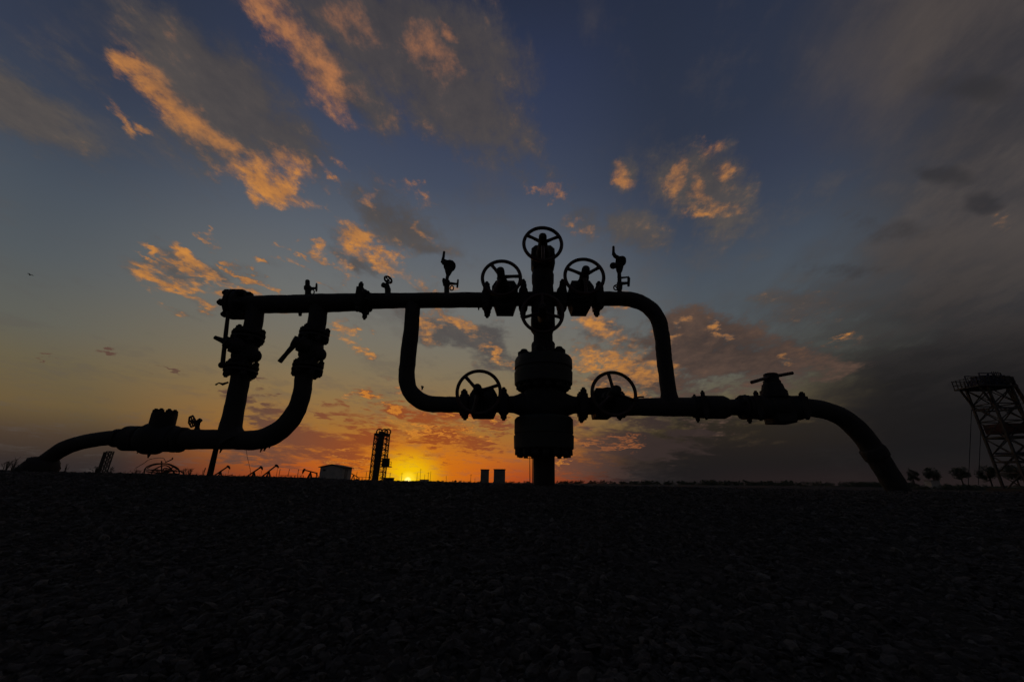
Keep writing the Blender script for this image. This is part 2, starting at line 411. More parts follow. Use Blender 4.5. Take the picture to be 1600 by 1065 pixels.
class Geo:
    def __init__(self):
        self.v, self.f = [], []

    def add(self, vs, fs):
        n = len(self.v)
        self.v += [V(x) for x in vs]
        self.f += [tuple(i + n for i in f) for f in fs]
        return self

    def rings(self, rings, cap=True):
        n = len(rings[0])
        vs = [p for r in rings for p in r]
        fs = []
        for i in range(len(rings) - 1):
            for j in range(n):
                a, b = i * n + j, i * n + (j + 1) % n
                fs.append((a, b, b + n, a + n))
        if cap:
            fs.append(tuple(range(n))[::-1])
            fs.append(tuple(range((len(rings) - 1) * n, len(rings) * n)))
        return self.add(vs, fs)

    def tube(self, pts, radii, seg=20, rough=0.0, sub=0, freq=14):
        pts = [V(p) for p in pts]
        if not hasattr(radii, '__len__'):
            radii = [radii] * len(pts)
        if sub:
            P, Rr = [], []
            n = len(pts)
            for i in range(n - 1):
                p0, p1, p2, p3 = pts[max(i - 1, 0)], pts[i], pts[i + 1], pts[min(i + 2, n - 1)]
                for s in range(sub):
                    t = s / sub
                    P.append(0.5 * ((2 * p1) + (p2 - p0) * t + (2 * p0 - 5 * p1 + 4 * p2 - p3) * t * t + (3 * p1 - p0 - 3 * p2 + p3) * t ** 3))
                    Rr.append(radii[i] + (radii[i + 1] - radii[i]) * t)
            P.append(pts[-1])
            Rr.append(radii[-1])
            pts, radii = P, Rr
        rings, nrm = [], None
        for i, p in enumerate(pts):
            t = (pts[min(i + 1, len(pts) - 1)] - pts[max(i - 1, 0)]).normalized()
            if nrm is None:
                nrm = t.orthogonal().normalized()
            nrm = (nrm - t * nrm.dot(t)).normalized()
            bn = t.cross(nrm)
            ring = []
            for j in range(seg):
                a = 2 * math.pi * j / seg
                dr = nrm * math.cos(a) + bn * math.sin(a)
                r = radii[i]
                if rough:
                    q = p + dr * r
                    r *= 1 + rough * (mnoise.noise(q * freq) + 0.6 * mnoise.noise(q * freq * 3.1)) + 0.25 * rough * ((i * 7919 % 11) / 11 - .5)
                ring.append(p + dr * r)
            rings.append(ring)
        return self.rings(rings)

    def lathe(self, o, ax, prof, seg=28):
        """prof: (distance along ax, radius)"""
        o, ax = V(o), V(ax).normalized()
        n = ax.orthogonal().normalized()
        b = ax.cross(n)
        return self.rings([[o + ax * t + (n * math.cos(2 * math.pi * j / seg) + b * math.sin(2 * math.pi * j / seg)) * max(r, 1e-4)
                            for j in range(seg)] for t, r in prof])

    def torus(self, c, ax, R, r, seg=48, ms=10):
        c, ax = V(c), V(ax).normalized()
        n = ax.orthogonal().normalized()
        b = ax.cross(n)
        vs, fs = [], []
        for i in range(seg):
            a = 2 * math.pi * i / seg
            dr = n * math.cos(a) + b * math.sin(a)
            for j in range(ms):
                t = 2 * math.pi * j / ms
                vs.append(c + dr * (R + r * math.cos(t)) + ax * r * math.sin(t))
        for i in range(seg):
            for j in range(ms):
                fs.append((i * ms + j, ((i + 1) % seg) * ms + j, ((i + 1) % seg) * ms + (j + 1) % ms, i * ms + (j + 1) % ms))
        return self.add(vs, fs)

    def box(self, c, size, rot=None):
        c = V(c)
        hx, hy, hz = size[0] / 2, size[1] / 2, size[2] / 2
        vs = [V((x, y, z)) for x in (-hx, hx) for y in (-hy, hy) for z in (-hz, hz)]
        if rot is not None:
            vs = [rot @ q for q in vs]
        return self.add([c + q for q in vs], [(0, 1, 3, 2), (4, 6, 7, 5), (0, 4, 5, 1), (2, 3, 7, 6), (0, 2, 6, 4), (1, 5, 7, 3)])

    def beam(self, a, b, w, h=None):
        a, b = V(a), V(b)
        t = (b - a)
        L = t.length
        q = t.to_track_quat('Z', 'Y').to_matrix()
        return self.box((a + b) / 2, (w, h or w, L), q)

    def prism(self, outline, y0, y1, ch=0.0):
        """outline: world (x, z) points, drawn from y0 to y1 with chamfered rims"""
        cx = sum(p[0] for p in outline) / len(outline)
        cz = sum(p[1] for p in outline) / len(outline)
        sc = lambda s, y: [V((cx + (x - cx) * s, y, cz + (z - cz) * s)) for x, z in outline]
        c = ch * (1 if y1 > y0 else -1)
        if ch:
            return self.rings([sc(.86, y0), sc(1, y0 + c), sc(1, y1 - c), sc(.86, y1)])
        return self.rings([sc(1, y0), sc(1, y1)])

    def sphere(self, c, r, sx=1, sy=1, sz=1, seg=18, rings=10, rough=0, freq=10):
        c = V(c)
        out = []
        for i in range(rings + 1):
            ph = math.pi * i / rings
            rr, z = math.sin(ph) * r, math.cos(ph) * r
            ring = []
            for j in range(seg):
                a = 2 * math.pi * j / seg
                q = V((math.cos(a) * max(rr, 1e-4) * sx, math.sin(a) * max(rr, 1e-4) * sy, z * sz))
                if rough:
                    q = q * (1 + rough * mnoise.noise((c + q) * freq) + .5 * rough * mnoise.noise((c + q) * freq * 2.7))
                ring.append(c + q)
            out.append(ring)
        return self.rings(out)

    def build(self, name, m, parent=None, smooth=True, ang=38):
        off = root_loc(parent) if parent else V((0, 0, 0))
        me = bpy.data.meshes.new(name)
        me.from_pydata([p - off for p in self.v], [], self.f)
        bm = bmesh.new()
        bm.from_mesh(me)
        bmesh.ops.recalc_face_normals(bm, faces=bm.faces)
        bm.to_mesh(me)
        bm.free()
        me.materials.append(m)
        if smooth:
            me.shade_smooth()
            me.set_sharp_from_angle(angle=rad(ang))
        o = bpy.data.objects.new(name, me)
        COL.objects.link(o)
        if parent:
            o.parent = parent
        return o


def place(name, me, parent, p, ax=(0, 0, 1), sc=(1, 1, 1)):
    o = bpy.data.objects.new(name, me)
    o.location = V(p) - root_loc(parent)
    o.rotation_euler = V(ax).to_track_quat('Z', 'Y').to_euler()
    o.scale = sc
    COL.objects.link(o)
    o.parent = parent
    return o


def copy_tree(o, parent=None):
    c = o.copy()
    COL.objects.link(c)
    if parent:
        c.parent = parent
    for ch in list(o.children):
        copy_tree(ch, c)
    return c


# ------------------------------------------------------------------ ground
def sstep(a, b, x):
    t = max(0.0, min(1.0, (x - a) / (b - a)))
    return t * t * (3 - 2 * t)


RX = [-60, -8, -3.9, -3.1, -2.2, -1.5, .24, 2.9, 5, 60]
RZ = [.03, .06, .044, .035, .021, .005, -.022, -.046, -.055, -.06]


def ground_z(x, y):
    crest = EYE + float(np.interp(x, RX, RZ))
    rise = sstep(-0.6, 3.0, y)
    left = sstep(-1.0, -4.0, x)
    fall = 1 - sstep(3.35 + 3.5 * left, 11 + 8 * left, y)
    side = 1 - sstep(14, 30, abs(x))
    near = 0.06
    z = (near + (crest - near) * rise) * fall * side if y > 0 else (near + (crest - near) * rise) * side
    if y < 14 and abs(x) < 14:
        z += 0.010 * mnoise.noise(V((x * 2.1, y * 2.1, 0))) + 0.006 * mnoise.noise(V((x * 7, y * 7, 3)))
    return z


def axis_vals(near, dense, far):
    vals = list(np.arange(-near, near + 1e-6, dense))
    g = near
    st = dense
    while g < far:
        st *= 1.35
        g += st
        vals += [g, -g]
    return sorted(vals)


xs = axis_vals(6.0, 0.1, 6000)
ys = [y for y in axis_vals(6.0, 0.1, 6000) if y > -40]
gv = [(x, y, ground_z(x, y)) for y in ys for x in xs]
gf = [(j * len(xs) + i, j * len(xs) + i + 1, (j + 1) * len(xs) + i + 1, (j + 1) * len(xs) + i)
      for j in range(len(ys) - 1) for i in range(len(xs) - 1)]
me = bpy.data.meshes.new('ground')
me.from_pydata(gv, [], gf)
me.shade_smooth()


def ground_mat():
    m = bpy.data.materials.new('gravelly_soil')
    m.use_nodes = True
    k = Nodes(m.node_tree)
    bs = m.node_tree.nodes['Principled BSDF']
    tc = k.new('ShaderNodeTexCoord').outputs['Object']
    n1, n2 = k.noise(tc, 0.6, 6, .6), k.noise(tc, 30, 6, .7)
    col = k.mix(k.sm(n1, .35, .65), (.026, .025, .024, 1), (.045, .042, .038, 1))
    col = k.mix(k.sm(n2, .5, .7), col, (.06, .056, .05, 1))
    k.put(bs.inputs['Base Color'], col)
    bs.inputs['Roughness'].default_value = 0.95
    bs.inputs['Specular IOR Level'].default_value = 0.2
    vo = k.new('ShaderNodeTexVoronoi')
    k.put(vo.inputs['Vector'], tc)
    vo.inputs['Scale'].default_value = 45
    b = k.new('ShaderNodeBump')
    b.inputs['Strength'].default_value = 0.9
    b.inputs['Distance'].default_value = 0.02
    k.put(b.inputs['Height'], k.m('ADD', vo.outputs['Distance'], n2))
    k.put(bs.inputs['Normal'], b.outputs[0])
    return m


me.materials.append(ground_mat())
ground = bpy.data.objects.new('ground', me)
COL.objects.link(ground)
tag(ground, kind='structure')


def gravel():
    """loose stones over the near slope: points on a sheet that follows the ground, one stone on each"""
    xs = np.arange(-8.0, 8.01, 0.2)
    ys = np.arange(0.3, 9.01, 0.2)
    vs, dn = [], []
    for y in ys:
        for x in xs:
            vs.append((x, y, ground_z(x, y)))
            ok = abs(x) < 1.55 * y + 0.5
            dn.append(0.0 if not ok else float(np.interp(y, [.3, 1.2, 2, 3.2, 4.5, 9], [8500, 8500, 6000, 3600, 900, 140])))
    n = len(xs)
    fs = [(j * n + i, j * n + i + 1, (j + 1) * n + i + 1, (j + 1) * n + i) for j in range(len(ys) - 1) for i in range(n - 1)]
    me = bpy.data.meshes.new('gravel')
    me.from_pydata(vs, [], fs)
    at = me.attributes.new('amount', 'FLOAT', 'POINT')
    at.data.foreach_set('value', dn)
    me.materials.append(M_STONE)
    o = bpy.data.objects.new('gravel', me)
    COL.objects.link(o)
    tag(o, 'dark grey loose gravel covering the slope in front of the wellhead', 'gravel', kind='stuff')
    ng = bpy.data.node_groups.new('stones_on_slope', 'GeometryNodeTree')
    ng.interface.new_socket('Geometry', in_out='INPUT', socket_type='NodeSocketGeometry')
    ng.interface.new_socket('Geometry', in_out='OUTPUT', socket_type='NodeSocketGeometry')
    N, L = ng.nodes.new, ng.links.new
    gi, go = N('NodeGroupInput'), N('NodeGroupOutput')
    na = N('GeometryNodeInputNamedAttribute')
    na.data_type = 'FLOAT'
    na.inputs['Name'].default_value = 'amount'
    join = N('GeometryNodeJoinGeometry')
    for s in range(3):
        di = N('GeometryNodeDistributePointsOnFaces')
        L(gi.outputs[0], di.inputs['Mesh'])
        mu = N('ShaderNodeMath')
        mu.operation = 'MULTIPLY'
        mu.inputs[1].default_value = (0.56, 0.33, 0.11)[s]
        L(na.outputs['Attribute'], mu.inputs[0])
        L(mu.outputs[0], di.inputs['Density'])
        di.inputs['Seed'].default_value = 11 + s
        ico = N('GeometryNodeMeshIcoSphere')
        ico.inputs['Radius'].default_value = 1.0
        ico.inputs['Subdivisions'].default_value = 2
        sp = N('GeometryNodeSetPosition')
        no = N('ShaderNodeTexNoise')
        no.inputs['Scale'].default_value = 1.3
        no.inputs['Detail'].default_value = 1.0
        po = N('GeometryNodeInputPosition')
        ad = N('ShaderNodeVectorMath')
        ad.inputs[1].default_value = (s * 5.1, s * 2.3, 1.7)
        L(po.outputs[0], ad.inputs[0])
        L(ad.outputs[0], no.inputs['Vector'])
        su = N('ShaderNodeVectorMath')
        su.operation = 'SUBTRACT'
        su.inputs[1].default_value = (.5, .5, .5)
        L(no.outputs['Color'], su.inputs[0])
        scl = N('ShaderNodeVectorMath')
        scl.operation = 'SCALE'
        scl.inputs['Scale'].default_value = 1.5
        L(su.outputs[0], scl.inputs[0])
        L(ico.outputs['Mesh'], sp.inputs['Geometry'])
        L(scl.outputs[0], sp.inputs['Offset'])
        sm = N('GeometryNodeSetMaterial')
        sm.inputs['Material'].default_value = M_STONE
        L(sp.outputs[0], sm.inputs[0])
        ip = N('GeometryNodeInstanceOnPoints')
        L(di.outputs['Points'], ip.inputs['Points'])
        L(sm.outputs[0], ip.inputs['Instance'])
        rr = N('FunctionNodeRandomValue')
        rr.data_type = 'FLOAT_VECTOR'
        rr.inputs[0].default_value = (-.5, -.5, 0)
        rr.inputs[1].default_value = (.5, .5, 6.28)
        rr.inputs['Seed'].default_value = s
        L(rr.outputs[0], ip.inputs['Rotation'])
        rs = N('FunctionNodeRandomValue')
        rs.data_type = 'FLOAT_VECTOR'
        lo, hi = ((.003, .0065), (.0045, .0095), (.007, .017))[s]
        rs.inputs[0].default_value = (lo, lo, lo * .6)
        rs.inputs[1].default_value = (hi, hi, hi * .75)
        rs.inputs['Seed'].default_value = s + 20
        L(rs.outputs[0], ip.inputs['Scale'])
        L(ip.outputs[0], join.inputs[0])
    L(join.outputs[0], go.inputs[0])
    md = o.modifiers.new('stones', 'NODES')
    md.node_group = ng


# ------------------------------------------------------------------ the wellhead
Y0 = 3.0
base = W(850, 757)
base.z = ground_z(base.x, base.y)
WELL = thing('wellhead', base, 'black oil wellhead with red handwheels and wrapped pipes silhouetted in the foreground', 'wellhead')


def zx(px, py):
    p = W(px, py)
    return p.x, p.z


def stretch(px, py, tx, ty):
    """how much wider a pipe off the lens axis looks"""
    L = math.hypot(tx, ty) or 1
    nx, ny = -ty / L, tx / L
    return math.sqrt(1 + (((px - CX) * nx + (py - CY) * ny) / F_PX) ** 2)


def pipe(name, pts, parent=WELL, m=None, rough=0.062, Y=Y0, sub=6, seg=24, freq=14, cap_extra=0):
    """pts: (px, py, apparent width)"""
    P, Rr = [], []
    for i, (x, y, d) in enumerate(pts):
        a, b = pts[max(i - 1, 0)], pts[min(i + 1, len(pts) - 1)]
        p = W(x, y, Y)
        P.append(p)
        Rr.append(d / 2 * U(p) / stretch(x, y, b[0] - a[0], b[1] - a[1]))
    return Geo().tube(P, Rr, seg, rough, sub, freq).build(name, m or M_WRAP, parent)


# one bolt mesh, shared: unit height along z, unit radius, hexagon nut and stud end
def bolt_mesh(name, stud=0.55, nut_part=0.72):
    g = Geo()
    hexa = lambda z, r: [V((math.cos(i * math.pi / 3) * r, math.sin(i * math.pi / 3) * r, z)) for i in range(6)]
    g.rings([hexa(0, 1), hexa(nut_part * .9, 1), hexa(nut_part, .88)])
    rr = lambda z, r: [V((math.cos(i * math.pi / 4) * r, math.sin(i * math.pi / 4) * r, z)) for i in range(8)]
    g.rings([rr(nut_part * .98, stud), rr(.95, stud), rr(1, stud * .8)])
    o = g.build(name, M_STEEL)
    me = o.data
    bpy.data.objects.remove(o)
    return me


BOLT = bolt_mesh('bolt')


def ring_bolts(parent, c, ax, R, n, r, h, phase=0.0):
    c, ax = V(c), V(ax).normalized()
    nn = ax.orthogonal().normalized()
    b = ax.cross(nn)
    for i in range(n):
        a = 2 * math.pi * (i + phase) / n
        place('bolt', BOLT, parent, c + (nn * math.cos(a) + b * math.sin(a)) * R, ax, (r, r, h))


def spine(name, prof, m=M_STEEL, seg=36, cx=None):
    """upright turned part on the well's axis; prof: (py, radius in px)"""
    pts, rr = [], []
    for py, r in prof:
        x = 850 - 2.0 * (757 - py) / 340 if cx is None else cx
        p = W(x, py)
        pts.append(p)
        rr.append(r * U(p))
    g = Geo()
    g.rings([[p + V((math.cos(2 * math.pi * j / seg) * r, math.sin(2 * math.pi * j / seg) * r, 0)) for j in range(seg)]
             for p, r in zip(pts, rr)])
    return g.build(name, m, WELL)


def ax_pt(py):
    return W(850 - 2.0 * (757 - py) / 340, py)


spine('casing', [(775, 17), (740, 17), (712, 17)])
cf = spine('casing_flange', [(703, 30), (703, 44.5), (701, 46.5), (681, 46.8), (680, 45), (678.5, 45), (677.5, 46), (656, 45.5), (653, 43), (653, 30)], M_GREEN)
p = ax_pt(703)
ring_bolts(cf, p, (0, 0, -1), 38.5 * U(p), 16, 6.6 * U(p), 11 * U(p))
cr = spine('casing_cross', [(654, 29), (650, 33), (640, 35), (626, 35), (616, 33), (610, 29)])
# necks to both wings
wx0, wx1 = W(850, 632), W(800, 632)
s = U(wx0)
for sg in (-1, 1):
    Geo().lathe(W(849.5, 632), (sg, 0, 0), [(26 * s, 22 * s), (33 * s, 19.5 * s), (40 * s, 16 * s), (47 * s, 13.5 * s), (54 * s, 13 * s)]).build('cross_neck', M_STEEL, WELL)
tf = spine('tubing_flange', [(603, 30), (603, 43), (601, 45), (583, 45.3), (582, 43.6), (578, 43.6), (577, 45), (564, 44.6), (560.5, 42.5), (560.5, 16)], M_GREEN, cx=849)
p = W(849, 603)
ring_bolts(tf, p, (0, 0, -1), 36 * U(p), 14, 6.6 * U(p), 8 * U(p))
p = W(849, 561)
ring_bolts(tf, p, (0, 0, 1), 31.5 * U(p), 6, 9.6 * U(p), 13 * U(p), 0.5)
spine('adapter', [(562, 18.6), (538, 18.4), (536, 17.5), (535.5, 15.2), (522, 14.8), (518, 16)])
spine('master_body', [(520, 15.5), (512, 18), (500, 18.5), (490, 18), (484, 18.6), (478, 18.2), (477, 16)])
spine('tree_cross', [(481, 15.5), (476, 17.5), (460, 17.5), (454, 16.5), (451, 15)])
for sg in (-1, 1):
    p = W(848, 467)
    s = U(p)
    Geo().lathe(p, (sg, 0, 0), [(12 * s, 12 * s), (20 * s, 11.6 * s), (30 * s, 11.4 * s)]).build('cross_neck', M_STEEL, WELL)
spine('swab_spool', [(455, 16.8), (446, 16), (442, 17.2), (430, 17.4), (427, 16.2), (420, 15), (412, 15.8), (400, 17.2), (392, 17), (391, 12)])


def handwheel(parent, cx, cy, r_out, Yw, angles, rim=2.8, name='handwheel', hub=6.0):
    c = W(cx, cy, Yw)
    s = U(c)
    g = Geo().torus(c, (0, 1, 0), (r_out - rim) * s, rim * s, 56, 10)
    for a in angles:
        d = V((math.cos(rad(a)), 0, math.sin(rad(a))))
        g.tube([c + d * 3 * s + V((0, -.012, 0)), c + d * (r_out * .55) * s + V((0, -.008, 0)), c + d * (r_out - rim) * s], [3.2 * s, 2.6 * s, 3.0 * s], 8)
    g.lathe(c + V((0, .02, 0)), (0, -1, 0), [(0, hub * s), (.035, hub * s), (.045, hub * .8 * s)], 16)
    return g.build(name, M_WHEEL, parent)


def gate_valve(cx, cy, wheel, nose, angles, r_out, outline, Yw, Ybody=(3.10, 2.90), bon=18, noser=5.6, label=None, stemr=7.5):
    """body on the run, bonnet and wheel reaching towards the camera"""
    c = W(cx, cy)
    s = U(c)
    g = Geo().prism([(c.x + dx * s, c.z - dy * s) for dx, dy in outline], Ybody[0], Ybody[1], 0.018)
    body = g.build('gate_valve', M_STEEL, WELL)
    a = V((c.x, Ybody[1] + .004, c.z))
    wc = W(*wheel, Yw)
    d = wc - a
    L = d.length
    Geo().lathe(a, d, [(0, bon * s), (.035, bon * s), (.036, bon * .86 * s), (.07, bon * .86 * s), (.075, bon * .62 * s), (L * .62, bon * .5 * s), (L * .66, stemr * s), (L * .98, stemr * .9 * s)], 24).build('bonnet', M_STEEL, body)
    ring_bolts(body, a + d.normalized() * .036, d, bon * .74 * s, 8, 2.6 * s, .022, .5)
    n = W(*nose, Yw - .09)
    dd = (n - wc)
    Geo().lathe(wc - dd * .1, dd, [(0, noser * s), (dd.length * .9, noser * s), (dd.length * 1.05, noser * .9 * s), (dd.length * 1.15, noser * .55 * s)], 16).build('stem_cap', M_STEEL, body)
    handwheel(body, wheel[0], wheel[1], r_out, Yw, angles)
    return body


OCT = [(-13, 24), (13, 24), (17, 11), (20, 2), (20, -13), (14, -23), (-14, -23), (-20, -13), (-20, 2), (-17, 11)]
gate_valve(789, 466, (783.5, 434), (781.5, 420), (125, 6, 246), 32.5, OCT, 2.64)
gate_valve(906, 466, (913, 431.5), (916, 418), (153, 33, 273), 33, [(-13, 24), (11, 24), (18, 11), (20, 2), (20, -13), (14, -23), (-14, -23), (-18, -13), (-18, 2), (-17, 11)], 2.64)
gate_valve(848, 410, (848, 381), (848, 367), (148, 28, 270), 32.3, [(-15, 16), (15, 16), (18, 8), (18, -18), (12, -24), (-12, -24), (-18, -18), (-18, 8)], 2.66, (3.07, 2.92), 18)
gate_valve(848, 506, (847.5, 489), (848, 478), (195, 345, 90), 34.5, [(-13, 15), (13, 15), (18, 8), (18, -12), (-18, -12), (-18, 8)], 2.62, (3.08, 2.92), 15)
gate_valve(756, 631, (748, 612), (745.5, 604), (132, 20, 256), 36.5, [(-17, 21), (15, 21), (19, 12), (21, 0), (21, -12), (15, -22), (-15, -22), (-21, -12), (-21, 0), (-20, 12)], 2.56, bon=19)
gate_valve(945, 631, (959, 614.5), (964, 608), (101, 341, 221), 36.7, [(-18, 22), (6, 22), (14, 16), (20, 10), (22, 0), (22, -12), (15, -22), (-15, -22), (-20, -12), (-20, 10)], 2.56, bon=21, noser=7)


def clamp(px, py, half_h, half_w, nub=7, Y=Y0, ears=True, axis=(1, 0, 0)):
    """two-piece clamp round a pipe joint, drawn together by upright studs before and behind"""
    c = W(px, py, Y)
    s = U(c)
    r = (half_h - nub * .9) * s
    w = half_w * s
    ob = Geo().lathe(c - V(axis) * w, axis, [(0, r * .72), (.08 * w, r * .86), (.35 * w, r), (1.65 * w, r), (1.92 * w, r * .86), (2 * w, r * .72)], 26)
    for sy in (-1, 1):
        q = c + V((0, sy * r * .86, 0))
        ob.box(q, (w * 1.35, r * .5, r * 1.66))
    ob = ob.build('clamp', M_STEEL, WELL)
    for sy in (-1, 1):
        for sz in (-1, 1):
            place('bolt', BOLT, ob, c + V((0, sy * r * .86, sz * r * .825)), (0, 0, sz), (w * .58, w * .58, (half_h * s - r * .8)))
    return ob


for px, py, hh, hw in ((817.5, 468, 26, 7), (877.5, 468, 26, 7.5), (761, 468.5, 23.5, 8), (934, 467.5, 23, 8.5),
                       (726, 632, 21.5, 9), (787, 631, 23, 8.5), (910, 633, 24.5, 8.5), (970, 634, 20, 8)):
    clamp(px, py, hh, hw)
# short runs between clamps and valves
for (xa, xb, py, r) in ((764, 800, 468, 11.5), (800, 822, 467.5, 11), (874, 892, 467.5, 11), (895, 936, 467, 11.5), (728, 800, 631.5, 12.8), (898, 915, 632.5, 12.8), (915, 985, 634, 13.5)):
    a, b = W(xa, py), W(xb, py)
    Geo().lathe(a, b - a, [(0, r * U(a)), ((b - a).length, r * U(b))], 24).build('spool', M_STEEL, WELL)

# ---- header and wrapped pipes
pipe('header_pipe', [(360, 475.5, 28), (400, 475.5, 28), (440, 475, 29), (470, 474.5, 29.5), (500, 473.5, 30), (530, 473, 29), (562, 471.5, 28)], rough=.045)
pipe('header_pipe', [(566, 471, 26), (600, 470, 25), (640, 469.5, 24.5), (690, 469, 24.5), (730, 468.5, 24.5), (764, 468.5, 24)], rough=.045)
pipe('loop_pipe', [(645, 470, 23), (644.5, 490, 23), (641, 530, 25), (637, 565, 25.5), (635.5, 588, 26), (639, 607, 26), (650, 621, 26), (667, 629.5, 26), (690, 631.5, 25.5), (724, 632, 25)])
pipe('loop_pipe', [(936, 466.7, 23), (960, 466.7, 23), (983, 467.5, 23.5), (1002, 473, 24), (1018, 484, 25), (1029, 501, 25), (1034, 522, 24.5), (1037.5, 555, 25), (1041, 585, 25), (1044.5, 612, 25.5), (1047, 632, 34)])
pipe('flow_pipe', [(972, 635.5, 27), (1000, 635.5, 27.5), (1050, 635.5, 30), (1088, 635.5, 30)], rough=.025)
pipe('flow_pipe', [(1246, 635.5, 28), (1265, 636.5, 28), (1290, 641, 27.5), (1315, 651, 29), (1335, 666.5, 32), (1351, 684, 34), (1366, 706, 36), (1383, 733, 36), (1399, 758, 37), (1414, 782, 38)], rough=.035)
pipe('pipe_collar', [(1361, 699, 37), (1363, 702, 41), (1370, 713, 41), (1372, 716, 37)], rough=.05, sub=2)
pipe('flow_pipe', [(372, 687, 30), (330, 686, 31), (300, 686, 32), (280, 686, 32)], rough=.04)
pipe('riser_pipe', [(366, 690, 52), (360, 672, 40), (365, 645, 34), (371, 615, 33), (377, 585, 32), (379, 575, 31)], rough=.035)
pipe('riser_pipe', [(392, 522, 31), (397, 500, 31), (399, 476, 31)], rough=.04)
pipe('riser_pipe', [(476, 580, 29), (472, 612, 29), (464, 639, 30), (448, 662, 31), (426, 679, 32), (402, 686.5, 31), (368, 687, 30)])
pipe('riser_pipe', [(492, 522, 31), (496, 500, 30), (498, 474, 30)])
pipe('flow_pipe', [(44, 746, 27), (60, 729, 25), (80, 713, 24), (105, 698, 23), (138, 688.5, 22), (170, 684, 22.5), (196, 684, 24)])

# ---- flanged joints with bolts through them
def flange(px, py, ax, r_px, th, n=8, gap=.012, br=3.1, Y=Y0, name='flange', blind=False, over=.028, face=1.0):
    c = W(px, py, Y)
    s = U(c)
    ax = V(ax).normalized()
    R = r_px * s
    g = Geo()
    for sg in (-1, 1):
        if blind and sg == -1:
            g.lathe(c, -ax, [(gap / 2, R * .6), (gap / 2, R), (gap / 2 + th, R), (gap / 2 + th + .004, R * .96)], 28)
        else:
            g.lathe(c, ax * sg, [(gap / 2, R * .5), (gap / 2, R * .98), (gap / 2 + .004, R), (gap / 2 + th, R), (gap / 2 + th + .004, R * .95), (gap / 2 + th + .005, R * .68), (gap / 2 + th + .03, R * .56)], 28)
    g.lathe(c - ax * gap, ax, [(0, R * .62), (2 * gap, R * .62)], 24)
    ob = g.build(name, M_STEEL, WELL)
    for sg in (-1, 1):
        ring_bolts(ob, c + ax * sg * (gap / 2 + th), ax * sg, R * .80, n, br * s, over, .5 if sg > 0 else .5)
    return ob


X, Z = (1, 0, 0), (0, 0, 1)
flange(371, 475.5, X, 24, .034, 6, br=5.4, name='blind_flange', blind=True, over=.05)
flange(569, 471, X, 17, .02, 6, br=3.6, over=.03)
clamp(567, 470, 24.5, 7, 7)
# ball valves on the two risers
for (xa, ya, xb, yb, xc, yc, rp, ball) in ((388, 526, 377, 577, 383, 549, 21, (399, 556)), (491, 524, 481, 575, 486, 547, 20, (501, 554))):
    flange(xa, ya, Z, rp + 2, .018, 6, br=5.0, over=.045)
    flange(xb, yb, Z, rp + 2.5, .018, 6, br=5.0, over=.045)
    c = W(xc, yc)
    s = U(c)
    g = Geo().lathe(W(xb, yb - 4), W(xa, ya + 4) - W(xb, yb - 4), [(0, 12 * s), (7 * s, 12.5 * s), (14 * s, 17 * s), (24 * s, 18 * s), (33 * s, 16.5 * s), (38 * s, 12.5 * s), (42 * s, 12 * s)], 24)
    bv = g.build('ball_valve', M_STEEL, WELL)
    bc = W(*ball, 2.98)
    Geo().sphere(bc, 10 * s, .82, 1, 1).build('side_cap', M_STEEL, bv)
    lc = W(xc - 18, yc - 8, 2.93)
    Geo().lathe(c + V((0, -.05, .01)), lc - c - V((0, -.02, 0)), [(0, 13 * s), (.07, 12 * s), (.075, 9 * s), (.12, 8 * s)], 18).build('bonnet', M_STEEL, bv)
    if xc < 400:
        g = Geo().tube([W(357, 486, 2.9), W(353, 520, 2.9), W(350, 548, 2.9), W(347.5, 572, 2.9)], [2.6 * s, 3 * s, 3 * s, 3.2 * s], 10)
        g.tube([W(336, 527, 2.9), W(346, 531, 2.9), W(362, 539, 2.92)], [3 * s, 4 * s, 6 * s], 10)
        g.sphere(W(347, 570, 2.9), 5 * s)
        g.build('lever', M_STEEL, bv)
    else:
        g = Geo().tube([W(437, 565, 2.88), W(447, 553, 2.9), W(462, 536, 2.93)], [3.6 * s, 3.2 * s, 4.5 * s], 10)
        g.build('lever', M_STEEL, bv)

# ---- big valve low on the left
c = W(243, 686)
s = U(c)
lv = Geo().lathe(W(196, 684.5), X, [(0, 14 * s), (2 * s, 19 * s), (22 * s, 19 * s), (24 * s, 17 * s), (28 * s, 20 * s), (36 * s, 24 * s), (52 * s, 24 * s), (58 * s, 20 * s), (76 * s, 20 * s), (78 * s, 18 * s), (92 * s, 17.5 * s), (94 * s, 15.5 * s)], 28)
lv = lv.build('plug_valve', M_STEEL, WELL)
bt, bb = W(258, 646), W(250, 676)
Geo().lathe(bb, bt - bb, [(-10 * s, 16 * s), (0, 17 * s), ((bt - bb).length, 16.6 * s)], 26).build('bonnet', M_STEEL, lv)
ring_bolts(lv, bt, bt - bb, 12.6 * s, 8, 4.1 * s, 6.5 * s, .3)
flange(207, 684.5, X, 19, .03, 8, br=3, over=.024)
flange(278, 687, X, 19, .02, 8, br=3, over=.02)
Geo().lathe(W(180, 684), X, [(0, 12 * s), (1 * s, 14 * s), (7 * s, 14 * s), (8 * s, 12 * s)], 22).build('pipe_collar', M_STEEL, WELL)

